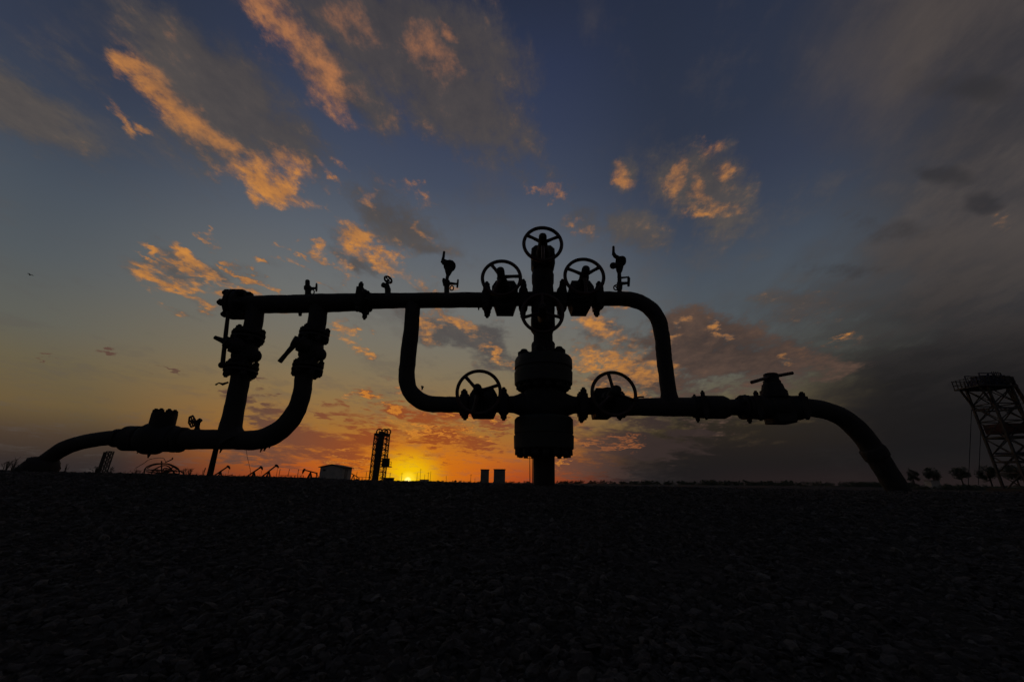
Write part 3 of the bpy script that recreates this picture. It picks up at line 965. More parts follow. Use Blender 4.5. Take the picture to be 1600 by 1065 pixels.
# ---- right-hand couplings and the valve with a T handle
c = W(1110, 635.5)
s = U(c)
Geo().lathe(W(1082, 635.5), X, [(0, 15 * s), (2 * s, 17 * s), (16 * s, 17.5 * s), (17 * s, 16 * s), (20 * s, 18 * s), (48 * s, 18 * s), (55 * s, 15 * s), (58 * s, 12.5 * s), (70 * s, 12.5 * s), (72 * s, 11 * s)], 28).build('coupling', M_STEEL, WELL)
cl = clamp(1094, 635, 22, 6, 6)
Geo().lathe(W(1150, 635.5), X, [(0, 7 * s), (16 * s, 7 * s)], 18).build('nipple', M_STEEL, WELL)
flange(1164, 636, X, 19, .02, 8, br=2.6, over=.02)
tv = Geo().lathe(W(1160, 636), X, [(0, 9 * s), (3 * s, 14 * s), (9 * s, 18 * s), (30 * s, 19 * s), (36 * s, 16 * s), (44 * s, 20 * s), (62 * s, 20 * s), (70 * s, 16 * s), (74 * s, 18.5 * s), (88 * s, 19 * s), (95 * s, 16 * s), (97 * s, 13.5 * s)], 28)
tv.prism([(W(1216, 640).x + dx * s, W(1216, 640).z - dy * s) for dx, dy in ((-15, 21), (16, 21), (18, 10), (18, -16), (-18, -16), (-16, 10))], 3.09, 2.92, .015)
tv = tv.build('plug_valve', M_STEEL, WELL)
b0, b1 = W(1210, 622), W(1204, 584)
L = (b1 - b0).length
Geo().lathe(b0, b1 - b0, [(0, 20 * s), (.30 * L, 19 * s), (.32 * L, 16.5 * s), (.56 * L, 14.5 * s), (.58 * L, 12.5 * s), (.70 * L, 12.5 * s), (.72 * L, 10.8 * s), (.98 * L, 10.6 * s), (L, 9.6 * s)], 10).build('bonnet', M_STEEL, tv)
clamp(1176, 636, 22.5, 7, 6)
clamp(1247, 636, 21, 8, 5)
hc = W(1206, 589)
Geo().tube([W(1174.5, 597, 2.88), W(1190, 592.5, 2.94), W(1206, 588, 2.99), W(1222, 585.5, 3.02), W(1238, 582.5, 3.05)], 2.7 * s, 12).build('t_handle', M_WHEEL, tv)
Geo().tube([W(990, 622, 2.93), W(1000, 619.7, 2.92), W(1006, 620, 2.92)], 1.3 * s, 8).build('grease_fitting', M_STEEL, WELL)

# ---- small needle valves, gauges
def needle(px, py, kind):
    b = W(px, py)
    s = U(b)
    o = lambda dx, dy, dy3=0.0: W(px + dx, py + dy, Y0 + dy3)
    g = Geo()
    if kind == 'side':                       # upright cap, wheel to the right
        g.tube([o(0, 4), o(0, -8)], 4.2 * s, 12)
        g.lathe(o(-.5, -7), (o(-.5, -16) - o(-.5, -7)), [(0, 5.2 * s), (5 * s, 5.4 * s), (6 * s, 3.6 * s), (15 * s, 3.4 * s), (16.5 * s, 2.4 * s)], 12)
        g.tube([o(1, -8), o(13, -9)], [3.2 * s, 1.6 * s], 10)
        ob = g.build('needle_valve', M_STEEL, WELL)
        c = o(13.5, -10)
        w = Geo().torus(c, (1, .35, .1), 6 * s, 1.1 * s, 24, 6)
        for a in range(5):
            d = V((-.34 * math.cos(a * 1.257), .94 * math.cos(a * 1.257), math.sin(a * 1.257)))
            w.tube([c, c + d * 6 * s], 0.8 * s, 6)
        w.build('handwheel', M_WHEEL, ob)
        w = Geo().torus(o(7, -3, -.03), (.3, 1, .4), 3.6 * s, 1.0 * s, 20, 6)
        w.build('pull_ring', M_STEEL, ob)
    elif kind == 'elbow':
        g.tube([o(2, 4), o(2, -6), o(0, -12), o(-1, -14)], [4.4 * s, 4.6 * s, 4.4 * s, 4 * s], 12)
        g.lathe(o(0, -11), o(-8, -14) - o(0, -11), [(0, 4 * s), (7 * s, 4 * s), (8 * s, 3 * s)], 12)
        g.tube([o(0, -12), o(2.5, -21)], [3 * s, 1.6 * s], 8)
        ob = g.build('needle_valve', M_STEEL, WELL)
        c = o(2.5, -21)
        ax = V((.3, .45, .85))
        w = Geo().torus(c, ax, 6.2 * s, 1.6 * s, 24, 6)
        e1 = ax.orthogonal().normalized()
        e2 = ax.normalized().cross(e1)
        for a in range(4):
            w.tube([c, c + (e1 * math.cos(a * 1.571) + e2 * math.sin(a * 1.571)) * 6.4 * s], 1.0 * s, 6)
        w.build('handwheel', M_WHEEL, ob)
    elif kind == 'bleeder':                  # on the low left run
        g.tube([o(0, 8), o(0, -3)], [6 * s, 3.4 * s], 12)
        g.tube([o(0, -2), o(1, -11)], [3 * s, 3.4 * s], 10)
        g.tube([o(2, -9), o(-9, -14)], [3.6 * s, 2 * s], 10)
        g.tube([o(0, -11), o(6, -16)], [3.6 * s, 3.2 * s], 10)
        ob = g.build('needle_valve', M_STEEL, WELL)
        c = o(-8, -13, -.03)
        ax = V((.42, .85, .3)).normalized()
        e1 = ax.orthogonal().normalized()
        e2 = ax.cross(e1)
        w = Geo()
        ring = [c + (e1 * math.cos(a * math.pi / 6) + e2 * math.sin(a * math.pi / 6)) * s * (9.2 if a % 2 else 8.0) for a in range(12)]
        for i in range(12):
            w.tube([ring[i], ring[(i + 1) % 12]], 1.3 * s, 6)
        for i in range(0, 12, 2):
            w.tube([c, ring[i]], 1.0 * s, 6)
        w.sphere(c, 2.6 * s)
        w.build('handwheel', M_WHEEL, ob)
    return ob


needle(481, 459, 'side')
needle(604, 458, 'elbow')
needle(308, 671, 'bleeder')


def gauge(px, flip, tall):
    """gauge on a bleed valve standing on the header"""
    s = U(W(px, 456))
    k = -1 if flip else 1
    o = lambda dx, y, dY=0.0: W(px + dx * k, y, Y0 + dY)
    g = Geo()
    if tall == 'left':
        g.tube([o(0, 460), o(0, 440)], [4.0 * s, 4.2 * s], 12)
        g.lathe(o(0, 447), o(0, 436) - o(0, 447), [(0, 4.4 * s), (3 * s, 5.2 * s), (9 * s, 5.0 * s), (11 * s, 3.4 * s)], 12)
        g.tube([o(-3, 446), o(-5, 438), o(-4.5, 435)], [2.6 * s, 2.4 * s, 2 * s], 8)
        g.tube([o(0, 438), o(2, 428)], 2.7 * s, 10)
        g.tube([o(0, 442.5), o(16, 443.5)], [3 * s, 1.6 * s], 10)
        ob = g.build('bleed_valve', M_STEEL, WELL)
        w = Geo().torus(o(17, 443), (1, .25, 0), 6 * s, 1.3 * s, 24, 6)
        w.tube([o(17, 437.5), o(17, 448.5)], 1.1 * s, 6)
        w.build('handwheel', M_WHEEL, ob)
        Geo().torus(o(8, 450, -.03), (.5, 1, .3), 3.4 * s, 1.0 * s, 18, 6).build('pull_ring', M_STEEL, ob)
        gg = Geo().lathe(o(5, 415, .03), o(4, 416.5, -.05) - o(5, 415, .03), [(0, 8.8 * s), (.01, 9.6 * s), (.055, 9.6 * s), (.06, 8.6 * s)], 22)
        gg.lathe(o(2, 430), o(4, 416) - o(2, 430), [(0, 3.2 * s), (4 * s, 4.6 * s), (12 * s, 7.6 * s)], 14)
        gg.lathe(o(3, 412), o(-8, 408) - o(3, 412), [(0, 5 * s), (9 * s, 5 * s), (10.5 * s, 4 * s)], 12)
        gg.tube([o(-7, 410), o(-5, 401), o(-4, 393)], [2.8 * s, 2.2 * s, 1.9 * s], 8)
    else:
        g.tube([o(0, 460), o(0, 440), o(-.5, 424)], [3.6 * s, 3.2 * s, 3 * s], 12)
        g.lathe(o(0, 452), o(0, 438) - o(0, 452), [(0, 4.2 * s), (5 * s, 4.6 * s), (12 * s, 4.2 * s), (14 * s, 3 * s)], 12)
        g.tube([o(2, 434), o(12, 433)], [1.8 * s, 1.4 * s], 8)
        g.tube([o(2, 443), o(13, 442)], [3.0 * s, 2.2 * s], 8)
        g.tube([o(13, 432), o(14.5, 435), o(14, 447)], [1.6 * s, 2.4 * s, 2 * s], 8)
        ob = g.build('bleed_valve', M_STEEL, WELL)
        w = Geo().torus(o(-5, 449, -.03), (.5, 1, .2), 4.0 * s, 1.1 * s, 20, 6)
        w.tube([o(-7, 446, -.03), o(-3, 452, -.03)], .9 * s, 6)
        w.build('handwheel', M_WHEEL, ob)
        gg = Geo().lathe(o(2, 408, .03), o(2, 409, -.05) - o(2, 408, .03), [(0, 7.4 * s), (.01, 8.4 * s), (.055, 8.4 * s), (.06, 7.4 * s)], 22)
        gg.sphere(o(4, 406), 6.5 * s)
        gg.sphere(o(-10, 415, -.02), 5.4 * s)
        gg.tube([o(-10, 415, -.02), o(-1, 414)], [4.5 * s, 5 * s], 10)
        gg.lathe(o(-.5, 426), o(0, 414) - o(-.5, 426), [(0, 3.4 * s), (4 * s, 5 * s), (12 * s, 6.4 * s)], 14)
        gg.tube([o(3, 406), o(-7, 400), o(-9.5, 396)], [4 * s, 3.2 * s, 3 * s], 10)
        gg.tube([o(-9.5, 398), o(-9.5, 385)], [2.6 * s, 1.9 * s], 10)
    gg.build('pressure_gauge', M_STEEL, WELL)


gauge(698, False, 'left')
gauge(968, False, 'right')
Geo().tube([W(469, 486), W(469, 493)], [3.2 * U(W(469, 490)), 2.4 * U(W(469, 490))], 8).build('drain_plug', M_STEEL, WELL)
s = U(W(350, 600))
Geo().tube([W(357, 597, 2.93), W(348, 600, 2.92), W(342, 598, 2.92), W(337, 601, 2.92)], [1.4 * s, 1.8 * s, 1.0 * s, 1.6 * s], 6, .3).build('tie_wire', M_STEEL, WELL)
Geo().tube([W(384, 700, 2.95), W(387, 716, 2.95), W(391, 733, 2.95), W(392, 746, 2.95)], .28 * s, 5).build('hanging_wire', M_STEEL, WELL)
# rags of loosened wrapping under the pipes
random.seed(3)
for (x, y) in ((216, 706), (232, 713), (345, 704), (408, 703), (414, 701), (421, 697), (576, 488), (403, 488), (747, 481), (659, 606)):
    a = W(x, y - 3, 2.97)
    s = U(a)
    g = Geo()
    for q in range(2):
        b = a + V(((random.random() - .5) * 3 * s, (random.random() - .5) * .02, -(4 + 3 * random.random()) * s))
        g.tube([a + V((q * 2 * s, 0, 0)), (a + b) / 2 + V((.6 * s, 0, 0)), b], [1.6 * s, 1.1 * s, .3 * s], 5)
    g.build('wrapping_rag', M_WRAP, WELL)

# ------------------------------------------------------------------ beside the wellhead
c = W(60, 735)
Geo().sphere(c, .108, 1.0, 1.0, .92, 26, 18, .22, 13).build('concrete_lump', M_WRAP)
tag(bpy.data.objects['concrete_lump'], 'rough rounded lump where the left pipe enters the ground', 'concrete lump')
a, b = W(338.5, 697, 3.03), W(325.5, 752, 3.03)
t = thing('pipe_support', (b.x, b.y, ground_z(b.x, b.y)), 'slanting steel post propping up the low left pipe', 'post')
s = U(a)
Geo().tube([a, b], [3.6 * s, 4.4 * s], 14).build('post', M_STEEL, t)
Geo().tube([a + V((-.03, 0, .004)), a + V((.03, 0, .004))], 3 * s, 8).build('saddle', M_STEEL, t)


def twig_bush(name, pos, w, h, n, label, cat, seed, group=None, thick=.003):
    random.seed(seed)
    t = thing(name, pos, label, cat, group)
    g = Geo()
    for i in range(n):
        a = random.uniform(0, 6.28)
        lean = random.random() ** .7
        tip = V((math.cos(a) * w * lean, math.sin(a) * w * lean * .7, h * (1.05 - .75 * lean * random.random())))
        mid = tip * .5 + V((0, 0, h * .22 * random.random()))
        p0 = V(pos) + V((random.uniform(-.2, .2) * w * .5, random.uniform(-.2, .2) * w * .5, -.02))
        pm, p1 = V(pos) + mid, V(pos) + tip
        g.tube([p0, pm, p1], [thick, thick * .7, thick * .35], 5)
        for q in range(random.randint(1, 4)):
            f = random.uniform(.3, 1)
            st = pm.lerp(p1, f)
            en = st + V((random.uniform(-1, 1) * w * .3, random.uniform(-1, 1) * w * .3, random.uniform(-.1, .3) * h))
            g.tube([st, en], [thick * .55, thick * .3], 4)
    g.build('stems', M_TWIG, t, False)
    return t


p = W(252, 741, 4.6)
p.z = ground_z(p.x, p.y)
bush = twig_bush('dry_shrub', p, .16, .07, 34, 'low dead shrub of arching bare twigs behind the left pipe', 'shrub', 5, None, .0034)
g = Geo()
for arc in ([(210, 731), (222, 723), (236, 717), (252, 715), (262, 722)], [(222, 733), (242, 734), (262, 735), (278, 736)], [(232, 731), (244, 726), (258, 724), (270, 728), (284, 739)],
            [(256, 742), (256, 730), (256, 720)], [(262, 722), (266, 717), (270, 715)], [(226, 742), (231, 731), (243, 725), (256, 724)], [(236, 742), (242, 733), (252, 727), (264, 729), (272, 742)],
            [(256, 724), (268, 725), (277, 732), (282, 742)], [(247, 742), (252, 735), (262, 731), (271, 736)], [(230, 736), (240, 738), (262, 739), (280, 740)], [(262, 741), (268, 733), (274, 729)]):
    g.tube([W(x, y, 4.6) + V((0, .03 * math.sin(x), 0)) for x, y in arc], [.003 if arc[0][0] == 210 else .0065] * len(arc), 5, 0, 4)
g.build('long_twigs', M_TWIG, bush, False)
WEED = 'thin dry weed stalks on the crest near the left end of the pipe'
for i, (x, hgt, w, sd) in enumerate(((6, .09, .05, 1), (17, .11, .04, 2), (29, .10, .02, 3), (100, .085, .025, 4), (148, .06, .06, 6), (172, .06, .05, 7), (212, .05, .06, 8), (289, .07, .07, 9), (296, .06, .05, 10), (318, .075, .015, 12))):
    Yw = 3.5 + .25 * (i % 4)
    p = W(x, 740, Yw)
    p.z = ground_z(p.x, p.y)
    lab = ('stubby dry weed at the left edge of the picture', 'thick clump of dry weed beside the leftmost stub', 'thin tilted weed stalk left of the concrete lump', 'upright weed stalk just right of the concrete lump',
           'weed tuft at the foot of the small lattice mast, left side', 'weed tuft at the foot of the small lattice mast, right side', 'low weed tuft left of the dead shrub', 'spiky weed just right of the dead shrub',
           'second spiky weed right of the dead shrub', 'thin weed stalk close beside the slanting post')[i]
    twig_bush('dry_weed', p, w, hgt, 7 if w < .03 else 12, lab, 'weed', 40 + sd, 'dry weeds on the crest', .0022)


def grass():
    random.seed(21)
    g = Geo()
    for i in range(2600):
        x = random.uniform(-8, 1.0)
        y = random.uniform(3.3, 8.5)
        if random.random() > sstep(.8, -3.5, x):
            continue
        z = ground_z(x, y)
        h = random.uniform(.012, .045)
        a = random.uniform(0, 6.28)
        d = V((math.cos(a), math.sin(a), 0)) * .0025
        tip = V((x + random.uniform(-.02, .02), y + random.uniform(-.02, .02), z + h))
        g.add([V((x, y, z - .005)) - d, V((x, y, z - .005)) + d, tip], [(0, 1, 2)])
    o = g.build('dry_grass', M_TWIG, None, False)
    tag(o, 'sparse short dry grass along the left crest', 'grass', kind='stuff')


grass()
gravel()

# ------------------------------------------------------------------ the plain behind
def at(px, Y, py=752):
    p = W(px, py, Y)
    return V((p.x, p.y, ground_z(p.x, p.y)))


def rotz(a):
    return Matrix.Rotation(a, 3, 'Z')


# site hut
o = at(523, 55)
t = thing('site_hut', o, 'small pale hut with a low gable roof left of the lattice tower', 'hut')
Rm = rotz(rad(-92))
hw, hd, hh = 1.45, 1.45, 2.1
L_ = lambda x, y, z: o + Rm @ V((x, y, z))
Geo().box(L_(0, 0, hh / 2 - .1), (hw * 2, hd * 2, hh + .2), Rm).build('wall', M_WALL, t, False)
g = Geo()
g.add([L_(-hw, -hd, hh), L_(-hw, hd, hh), L_(hw, -hd, hh), L_(hw, hd, hh), L_(-hw, 0, hh + .3), L_(hw, 0, hh + .3)],
      [(0, 1, 4), (2, 5, 3), (0, 4, 5, 2), (1, 3, 5, 4), (0, 2, 3, 1)])
g.build('gable', M_WALL, t, False)
for sg in (-1, 1):
    e0, e1 = V((0, 0, hh + .36)), V((0, sg * (hd + .22), hh + .0))
    g = Geo()
    pts = [L_(x, y, z + dz) for x in (-hw - .2, hw + .2) for (y, z) in ((0, hh + .33), (sg * (hd + .22), hh - .02)) for dz in (0, .07)]
    g.add(pts, [(0, 1, 3, 2), (4, 6, 7, 5), (0, 4, 5, 1), (2, 3, 7, 6), (0, 2, 6, 4), (1, 5, 7, 3)])
    g.build('roof_sheet', M_ROOF, t, False)
door = Geo().box(L_(.25, hd + .02, .98), (.8, .05, 1.9), Rm).build('door', M_SHEET, t, False)
Geo().box(L_(.5, hd + .06, .95), (.04, .05, .14), Rm).build('handle', M_FARMETAL, door, False)
Geo().box(L_(hw + .015, -.9, 1.75), (.04, .35, .2), Rm).build('vent', M_FARMETAL, t, False)

# two control cabinets
for px, ww, hh, lab in ((757.3, 1.12, 2.12, 'narrower of the two grey cabinets right of the setting sun'), (780.3, 1.6, 2.16, 'wider of the two grey cabinets, next to the well casing')):
    o = at(px, 60)
    t = thing('equipment_cabinet', o, lab, 'cabinet', 'grey cabinets on the plain')
    Geo().box(o + V((0, 0, hh / 2 - .1)), (ww, 1.2, hh + .2)).build('housing', M_SHEET, t, False)
    Geo().box(o + V((0, 0, hh + .04)), (ww + .14, 1.34, .09)).build('lid', M_ROOF, t, False)
    for q in (-1, 1):
        dd = Geo().box(o + V((q * ww * .245, -.63, hh / 2 + .05)), (ww * .46, .05, hh * .86)).build('door', M_SHEET, t, False)
        Geo().box(o + V((q * ww * .06, -.67, hh / 2)), (.04, .04, .22)).build('handle', M_FARMETAL, dd, False)


def lattice(g, c, wx, wy, z0, z1, n, leg=.10, br=.05, tx=1.0, ty=1.0):
    """four legs with X bracing between; tx, ty = taper at the top"""
    def corner(i, z):
        f = (z - z0) / (z1 - z0)
        sx, sy = ((-1, -1), (1, -1), (1, 1), (-1, 1))[i]
        return c + V((sx * wx / 2 * (1 + (tx - 1) * f), sy * wy / 2 * (1 + (ty - 1) * f), z))
    for i in range(4):
        g.beam(corner(i, z0), corner(i, z1), leg)
    for k in range(n):
        za, zb = z0 + (z1 - z0) * k / n, z0 + (z1 - z0) * (k + 1) / n
        for i in range(4):
            j = (i + 1) % 4
            g.beam(corner(i, za), corner(j, zb), br)
            g.beam(corner(j, za), corner(i, zb), br)
            g.beam(corner(i, zb), corner(j, zb), br * 1.2)
    return corner


# distant tower pumping unit left of the sun
o = at(588, 95)
t = thing('pumping_tower', o, 'slim lattice pumping tower with crown sheaves, just left of the sun', 'tower', 'tower pumping units')
g = Geo()
H = 11.0
lean = .9
lattice(g, o + V((-.05, .6, 0)), 2.9, 2.4, 0, H, 9, .2, .10, 1.0, .9)
g.build('lattice_frame', M_FARMETAL, t, False)
Geo().beam(o + V((-.35, -.1, 0)), o + V((.05, -.1, H + .4)), 1.5, 1.0).build('belt_case', M_FARMETAL, t, False)
for dx in (-.85, .35, 1.15):
    w = Geo().torus(o + V((dx + .15, .2, H + .35)), (0, 1, 0), .66, .15, 24, 8)
    for a in range(4):
        w.beam(o + V((dx + .15, .2, H + .35)), o + V((dx + .15 + .58 * math.cos(a * 1.57), .2, H + .35 + .58 * math.sin(a * 1.57))), .08)
    w.build('sheave', M_FARMETAL, t)
Geo().box(o + V((.15, .2, H - .35)), (3.1, 1.8, .5)).build('crown_block', M_FARMETAL, t, False)
pl = Geo().box(o + V((1.85, -.2, 3.6)), (2.2, 1.8, .2)).build('platform', M_FARMETAL, t, False)
g = Geo()
for z in (4.15, 4.7):
    g.box(o + V((1.75, -1.1, z)), (2.0, .07, .07)).box(o + V((2.72, -.2, z)), (.07, 1.8, .07)).box(o + V((1.75, .7, z)), (2.0, .07, .07))
for x in (.8, 1.3, 1.8, 2.3, 2.72):
    for y in (-1.1, .7):
        g.box(o + V((x, y, 4.2)), (.07, .07, 1.1))
g.build('guard_rail', M_FARMETAL, pl, False)
Geo().box(o + V((1.6, .1, 4.5)), (1.5, .9, 1.9)).build('motor', M_FARMETAL, t, False)
Geo().box(o + V((0, .2, -.1)), (4.4, 3.4, .3)).build('skid', M_FARMETAL, t, False)

# near tower pumping unit at the right edge
YT = 44.0
ref = W(1560, 690, YT + 1)
o = V((ref.x + 1.25, YT + 1, ground_z(ref.x, YT)))
t = thing('pumping_tower', o, 'tall lattice pumping tower with railed top platform at the right edge', 'tower', 'tower pumping units')
H = (W(1550, 606, YT + 1).z - o.z)
wx, wy = 2.7, 2.2
g = Geo()
corner = lattice(g, o, wx, wy, 0, H - .1, 6, .20, .085, 1.0, 1.0)
for z in (H * .27, H * .5, H * .78):
    g.box(o + V((0, -wy / 2, z)), (wx, .14, .16)).box(o + V((0, wy / 2, z)), (wx, .14, .16))
    g.box(o + V((-wx / 2, 0, z)), (.14, wy, .16)).box(o + V((wx / 2, 0, z)), (.14, wy, .16))
g.build('lattice_frame', M_FARMETAL, t, False)
for sy in (-1, 1):
    Geo().beam(o + V((-wx / 2 - .05, sy * wy / 2 * .92, H * .82)), o + V((-wx / 2 - .85, sy * wy / 2 * .92, H - .02)), .16).build('bracket', M_FARMETAL, t, False)
dk = Geo().box(o + V((-.35, 0, H)), (wx + 1.7, wy + .5, .16)).build('platform', M_FARMETAL, t, False)
g = Geo()
x0 = -.35 - (wx + 1.7) / 2 + .05
for yy in (-wy / 2 - .2, wy / 2 + .2):
    for z in (.5, 1.0):
        g.box(o + V((-.35, yy, H + z)), (wx + 1.6, .05, .05))
    for i in range(10):
        g.box(o + V((x0 + i * .47, yy, H + .55)), (.05, .05, 1.0))
for z in (.5, 1.0):
    g.box(o + V((x0, 0, H + z)), (.05, wy + .4, .05))
for i in range(7):
    g.box(o + V((x0, -wy / 2 - .2 + i * .43, H + .55)), (.05, .05, 1.0))
g.build('guard_rail', M_FARMETAL, dk, False)
g = Geo().box(o + V((.1, .1, H + .55)), (2.3, 1.5, .9)).box(o + V((-.75, -.1, H + .95)), (.7, 1.2, .75)).box(o + V((.55, .2, H + 1.15)), (1.0, 1.1, .6))
for x in (-1.35, -.3, .2, 1.15):
    g.box(o + V((x, -.75, H + .85)), (.09, .09, 1.5)).box(o + V((x, .75, H + .85)), (.09, .09, 1.5))
g.box(o + V((-.1, -.75, H + 1.56)), (2.6, .09, .09)).box(o + V((-.1, .75, H + 1.56)), (2.6, .09, .09))
g.beam(o + V((-1.35, -.75, H + .2)), o + V((-.3, -.75, H + 1.5)), .08).beam(o + V((1.15, -.75, H + .2)), o + V((.2, -.75, H + 1.5)), .08)
g.build('drive_housing', M_BLUEMETAL, t, False)
hd = Geo().box(o + V((2.1, 0, H + .95)), (.8, 1.0, .8))
hd.beam(o + V((1.1, 0, H + 1.5)), o + V((2.5, 0, H + 1.5)), .1).beam(o + V((1.1, 0, H + .1)), o + V((2.6, 0, H + .6)), .22)
hd.torus(o + V((2.2, 0, H + .95)), (0, 1, 0), .5, .12, 24, 8)
hd.build('belt_pulley', M_FARMETAL, t, False)
g = Geo()
for q in range(4):
    g.box(o + V((1.5 + q * .25, .3, H + 1.75)), (.05, .05, .6))
g.build('rail_posts', M_FARMETAL, t, False)
for yy in (-.42, .42):
    Geo().beam(o + V((2.55, yy, H + 1.25)), o + V((4.6, yy, .2)), .3, .14).build('belt', M_FARMETAL, t, False)
g = Geo()
for i in range(26):
    z = .4 + i * (H + .5) / 26
    xx = 4.6 - 2.05 * (z / (H + 1.1))
    g.beam(o + V((xx, -.42, z)), o + V((xx, .42, z)), .06)
g.build('ladder_rungs', M_FARMETAL, t, False)
Geo().box(o + V((.1, 0, H * .585)), (wx * .92, wy * .9, 1.0)).build('counterweight', M_REDMETAL, t, False)
Geo().box(o + V((0, 0, H * .35)), (wx * .9, wy * .7, .2)).build('guide_frame', M_BLUEMETAL, t, False)
for px0, py0, px1, Yc in ((1518, 640, 1513, 44.5), (1532.5, 672, 1528.5, 44.5)):
    a, b = W(px0, py0, Yc), W(px1, 757, Yc)
    g = Geo().tube([a, b], .035, 6)
    g.beam(a, o + V((-wx / 2, 0, a.z - o.z + .3)), .07)
    g.build('hanger_cable', M_FARMETAL, t)
Geo().box(o + V((.6, 0, .1)), (6.5, 3.4, .4)).build('skid', M_FARMETAL, t, False)

# lattice mast seen under the left pipe
o = at(160, 30, 740)
t = thing('lattice_mast', o, 'small lattice mast glimpsed under the far left pipe', 'mast')
g = Geo()
lattice(g, o + V((.04, 0, 0)), .34, .2, 0, 2.35, 8, .05, .02)
g.build('lattice_frame', M_FARMETAL, t, False)
for dx in (-.42, -.32):
    Geo().beam(o + V((dx, 0, 0)), o + V((dx + .02, 0, 2.3)), .05).build('side_pole', M_FARMETAL, t, False)

# pumpjacks: one of a kind, then copies
def pumpjack(loc, face, tilt):
    t = thing('pumpjack', loc, 'x', 'pumpjack', 'pumpjacks along the horizon')
    o = V(loc)
    Geo().box(o + V((0, 0, .25)), (8.5, 1.6, .5)).build('skid', M_FARMETAL, t, False)
    g = Geo()
    for sy in (-.8, .8):
        g.beam(o + V((-1.0, sy, .4)), o + V((.4, 0, 4.6)), .42).beam(o + V((1.8, sy, .4)), o + V((.4, 0, 4.6)), .42)
    g.beam(o + V((-.4, -.6, 2.2)), o + V((1.2, .6, 2.2)), .3)
    g.build('samson_post', M_FARMETAL, t, False)
    c, s = math.cos(tilt), math.sin(tilt)
    B = lambda x, z: o + V((.4 + x * c - z * s, 0, 4.75 + x * s + z * c))
    Geo().beam(B(-3.6, 0), B(3.4, 0), .75, .5).build('walking_beam', M_FARMETAL, t, False)
    hg = []
    for x, z in ((3.2, .7), (3.9, .55), (4.25, -.2), (4.15, -1.2), (3.75, -1.9), (3.45, -1.2), (3.3, -.3)):
        hg.append(B(x, z))
    g = Geo()
    n = len(hg)
    g.add([p + V((0, y, 0)) for y in (-.25, .25) for p in hg], [tuple(range(n))[::-1], tuple(range(n, 2 * n))] + [(i, (i + 1) % n, (i + 1) % n + n, i + n) for i in range(n)])
    g.build('horse_head', M_FARMETAL, t, False)
    e = B(-3.4, -.2)
    k = o + V((-3.0, 0, 1.7))
    g = Geo()
    for sy in (-.75, .75):
        g.beam(e + V((0, sy * .4, 0)), k + V((-.7, sy, .3)), .3)
    g.build('pitman_arm', M_FARMETAL, t, False)
    g = Geo()
    for sy in (-.75, .75):
        g.beam(k + V((-.9, sy, .35)), k + V((1.2, sy, -.5)), .8, .3)
        g.lathe(k + V((.9, sy - .12, -.4)), (0, 1, 0), [(0, .95), (.24, .95)], 14)
    g.build('crank', M_FARMETAL, t, False)
    Geo().box(o + V((-3.0, 0, 1.0)), (1.5, 1.0, 1.2)).build('gearbox', M_FARMETAL, t, False)
    q = B(4.2, -.6)
    Geo().tube([q, V((q.x + .02, q.y, o.z + .2))], .08, 6).build('bridle', M_FARMETAL, t, False)
    return t


PJ = ((340, 215, 0, 40, 1.0, 'first pumpjack from the left, head raised, beside the slanting post'),
      (354, 330, 0, 10, .8, 'second pumpjack from the left, tiny with a nearly level beam'),
      (393, 215, 0, 36, 1.0, 'third pumpjack from the left, below the hanging wire'),
      (416, 200, 0, 44, 1.0, 'fourth pumpjack from the left, steepest raised beam'),
      (484, 195, 180, 12, .95, 'pumpjack with its head to the left, just left of the hut'),
      (552, 230, 180, 28, .8, 'pumpjack between the hut and the lattice tower'))
for px, Yd, face, tl, sc, lab in PJ:
    p = at(px, Yd)
    pj = pumpjack(p, face, rad(tl))
    pj.rotation_euler = (0, 0, rad(face + random.uniform(-12, 12)))
    pj.scale = (sc, sc, sc)
    pj['label'] = lab


# pipe railings
def railing(px0, px1, Y, h, n, label, rails=(1.0, .5)):
    a, b = at(px0, Y), at(px1, Y)
    t = thing('pipe_railing', a, label, 'railing', 'pipe railings on the plain')
    for z in rails:
        Geo().beam(a + V((0, 0, h * z)), b + V((0, 0, h * z)), .09).build('rail', M_FARMETAL, t, False)
    for i in range(n):
        q = a.lerp(b, i / (n - 1))
        hh = h * (1.0 if i % 3 else 1.9)
        Geo().beam(q, q + V((0, 0, hh)), .09).build('post', M_FARMETAL, t, False)
    return t


railing(434, 473, 100, 1.6, 9, 'low pipe railing left of the left-facing pumpjack')
railing(556, 576, 105, 1.4, 5, 'short pipe railing left of the slim lattice tower')
railing(598, 612, 105, 1.3, 5, 'short pipe railing right of the slim lattice tower')

# poles
def pole(px, Y, h, label, arm=True, group='thin poles along the horizon', r=.16):
    o = at(px, Y)
    t = thing('utility_pole', o, label, 'pole', group)
    Geo().tube([o + V((0, 0, -.3)), o + V((0, 0, h))], [r, r * .7], 7).build('shaft', M_WOOD, t)
    if arm:
        Geo().box(o + V((0, -.1, h - .7)), (1.9, .12, .14)).build('crossarm', M_WOOD, t, False)
    return t


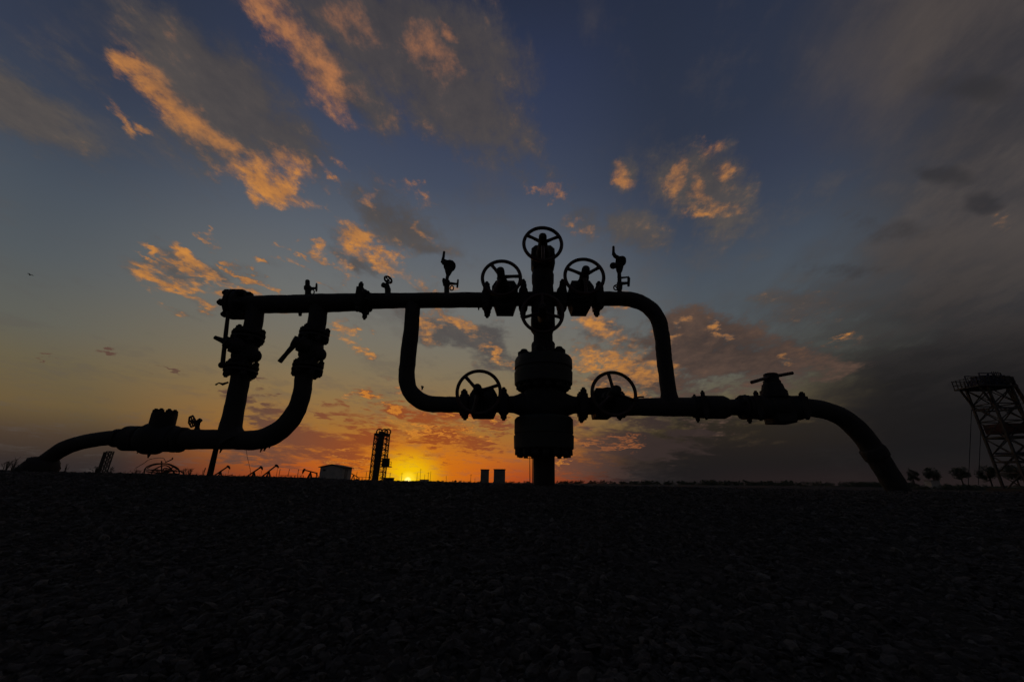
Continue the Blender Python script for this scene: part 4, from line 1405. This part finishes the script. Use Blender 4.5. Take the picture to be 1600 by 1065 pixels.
for px, py, arm, lab in ((627, 739, True, 'thin pole just left of the setting sun'), (651, 739, False, 'first short pole right of the setting sun'), (656, 733, True, 'tallest thin pole right of the setting sun'),
                         (663, 741, False, 'short pole right of the tallest thin pole'), (668.5, 738, True, 'left of the two close-set poles right of the sun'), (672, 736.5, False, 'right of the two close-set poles right of the sun'),
                         (697, 744, False, 'lone short pole midway from the sun to the cabinets'), (735.5, 741, True, 'thin pole a little left of the cabinets'), (742, 747, False, 'stub of a pole beside the narrower cabinet'),
                         (943, 749, False, 'faint pole on the skyline right of the casing'), (1038, 748.5, False, 'faint pole on the dark skyline under the right loop'), (447, 741, False, 'thin post on the plain above the low railing'),
                         (372, 741, False, 'short thin post between the second and third pumpjacks'), (430, 737, False, 'thin post just right of the steepest pumpjack'), (460, 742, False, 'short thin post over the right end of the low railing')):
    Yp = 330
    hz = 753.5 + (px - 800) * .0087
    pole(px, Yp, (hz - py) * Yp / 660 + .5, lab, arm)
o = at(830, 140)
t = thing('utility_pole', o, 'twin-post utility pole close left of the well casing', 'pole')
for dx in (-.42, .42):
    Geo().tube([o + V((dx, 0, -.2)), o + V((dx, 0, 9.6))], [.15, .11], 8).build('shaft', M_WOOD, t)
Geo().box(o + V((-.3, -.15, 8.2)), (2.3, .14, .18)).build('crossarm', M_WOOD, t, False)
for dx in (-1.3, .7):
    Geo().tube([o + V((dx, -.15, 8.3)), o + V((dx, -.15, 8.65))], .1, 6).build('insulator', M_WOOD, t)
    
# far sheds on the skyline
for px, Y, ww, hh, lab in ((607, 170, 3.6, 2.0, 'tiny dark shed right of the slim lattice tower'), (663, 420, 8, 2.8, 'tiny far shed on the horizon right of the sun')):
    o = at(px, Y)
    t = thing('far_shed', o, lab, 'shed')
    Geo().box(o + V((0, 0, hh * .4)), (ww, ww * .7, hh)).build('wall', M_WALL if px > 650 else M_FARMETAL, t, False)
    Geo().box(o + V((0, 0, hh * .92)), (ww * 1.1, ww * .8, hh * .08)).build('roof', M_ROOF, t, False)
o = at(1456, 62)
t = thing('equipment_cabinet', o, 'small pale box in front of the trees right of the bent pipe', 'cabinet')
Geo().box(o + V((0, 0, .55)), (1.3, 1.0, 1.3)).build('housing', M_WALL, t, False)
Geo().box(o + V((0, 0, 1.24)), (1.42, 1.12, .07)).build('lid', M_ROOF, t, False)


# ------------------------------------------------------------------ vegetation
def leaf_cloud(g, c, rx, ry, rz, n, size, clumps, rnd):
    cl = []
    for _ in range(clumps):
        while True:
            q = V((rnd.uniform(-1, 1), rnd.uniform(-1, 1), rnd.uniform(-1, 1)))
            if .25 < q.length < 1:
                break
        cl.append((V((q.x * rx, q.y * ry, q.z * rz)) * .82, rnd.uniform(.22, .42)))
    for _ in range(n):
        cc, rr = rnd.choice(cl)
        q = V((rnd.gauss(0, 1), rnd.gauss(0, 1), rnd.gauss(0, 1))).normalized() * rr * rnd.random() ** .4
        p = c + cc + V((q.x * rx, q.y * ry, q.z * rz))
        d1 = V((rnd.uniform(-1, 1), rnd.uniform(-1, 1), rnd.uniform(-1, 1))).normalized()
        d2 = d1.orthogonal().normalized()
        s = size * rnd.uniform(.6, 1.3)
        g.add([p - d1 * s, p - d2 * s * .5, p + d1 * s, p + d2 * s * .5], [(0, 1, 2, 3)])


def tree(px, Y, h, cr, label, seed, flat=.75):
    rnd = random.Random(seed)
    o = at(px, Y)
    t = thing('small_tree', o, label, 'tree', 'small trees by the right-hand tower')
    g = Geo()
    top = o + V((rnd.uniform(-.2, .2), 0, h * .55))
    g.tube([o + V((0, 0, -.2)), o.lerp(top, .5) + V((rnd.uniform(-.1, .1), 0, 0)), top], [h * .035, h * .026, h * .018], 8, 0, 4)
    for i in range(7):
        a = i * .9 + rnd.random()
        e = top + V((math.cos(a) * cr * .75, math.sin(a) * cr * .75, h * rnd.uniform(.08, .38)))
        st = o.lerp(top, rnd.uniform(.65, 1.0))
        g.tube([st, st.lerp(e, .5) + V((0, 0, .08 * h)), e], [h * .014, h * .009, h * .004], 5)
    g.build('trunk', M_WOOD, t)
    g = Geo()
    leaf_cloud(g, o + V((0, 0, h * .66)), cr, cr, h * .36, 2200, h * .03, 26, rnd)
    g.build('crown', M_LEAF, t, False)


tree(1428.5, 84, 3.7, 1.2, 'small tree nearest the foot of the bent right pipe', 3)
tree(1461, 82, 4.1, 1.4, 'second small tree right of the bent pipe, behind the pale box', 4)
tree(1503, 80, 4.2, 1.5, 'small tree right behind the left hanging cable', 5)
tree(1547, 66, 3.9, 1.4, 'bushy tree behind the left foot of the lattice tower', 6)
tree(1590, 66, 3.9, 1.8, 'bushy tree behind the lattice tower at the right edge', 8)


def bush(px, Y, w, h, label, seed):
    rnd = random.Random(seed)
    o = at(px, Y)
    t = thing('round_bush', o, label, 'bush', 'round bushes on the right skyline')
    g = Geo()
    leaf_cloud(g, o + V((0, 0, h * .4)), w / 2, w / 2, h * .6, 700, h * .07, 14, rnd)
    g.build('foliage', M_LEAF, t, False)


bush(1256, 120, 3.2, 1.5, 'left of two round bushes on the dark right skyline', 31)
bush(1293, 120, 3.8, 1.35, 'right of two round bushes on the dark right skyline', 32)
bush(1221, 160, 2.4, 1.7, 'small pointed bush left of the two round bushes', 33)
bush(884, 90, 1.3, .85, 'little bush at the right foot of the well casing', 34)


def mass(name, segs, label, cat, seed):
    rnd = random.Random(seed)
    g = Geo()
    for px0, px1, Y, hlo, hhi, n in segs:
        for i in range(n):
            px = rnd.uniform(px0, px1)
            o = at(px, Y * rnd.uniform(.95, 1.1))
            h = rnd.uniform(hlo, hhi)
            w = h * rnd.uniform(1.4, 3.0)
            leaf_cloud(g, o + V((0, 0, h * .38)), w / 2, w / 2, h * .6, 70, h * .17, 6, rnd)
    ob = g.build(name, M_LEAF, None, False)
    tag(ob, label, cat, kind='stuff')


mass('scrub_belt', [(640, 830, 420, 1.2, 2.4, 60), (868, 1000, 300, 1.5, 2.8, 50), (990, 1420, 260, 1.6, 3.2, 160), (1090, 1240, 240, 2.2, 3.8, 40), (1320, 1430, 160, 1.2, 2.2, 60)],
     'dark belt of scrub along the far horizon', 'scrub', 51)
mass('skyline_brush', [(330, 500, 150, .4, .8, 40), (556, 640, 200, .5, 1.0, 24)], 'low dark brush along the plain around the hut and pumpjacks', 'brush', 57)
mass('hedge', [(1466, 1520, 58, .5, .9, 50), (1520, 1640, 60, .4, .8, 60), (1425, 1450, 60, .4, .7, 16)], 'low dark hedge at the foot of the right-hand trees', 'hedge', 52)

# bird
o = W(47, 429.5, 60)
t = thing('flying_bird', o, 'tiny dark bird high in the left sky', 'bird')
Geo().sphere(o, .11, 2.0, .8, .7, 10, 6).build('body', M_BIRD, t)
for sg in (-1, 1):
    g = Geo()
    g.add([o + V((-.05, 0, .05)), o + V((.1, 0, .05)), o + V((.16 + sg * .02, sg * .25, .14)), o + V((.02, sg * .5, .1)), o + V((-.05, sg * .25, .12)),
           o + V((-.05, 0, .03)), o + V((.1, 0, .03)), o + V((.16 + sg * .02, sg * .25, .125)), o + V((.02, sg * .5, .095)), o + V((-.05, sg * .25, .105))],
          [(0, 1, 2, 3, 4), (9, 8, 7, 6, 5), (0, 5, 6, 1), (1, 6, 7, 2), (2, 7, 8, 3), (3, 8, 9, 4), (4, 9, 5, 0)])
    g.build('wing', M_BIRD, t, False)
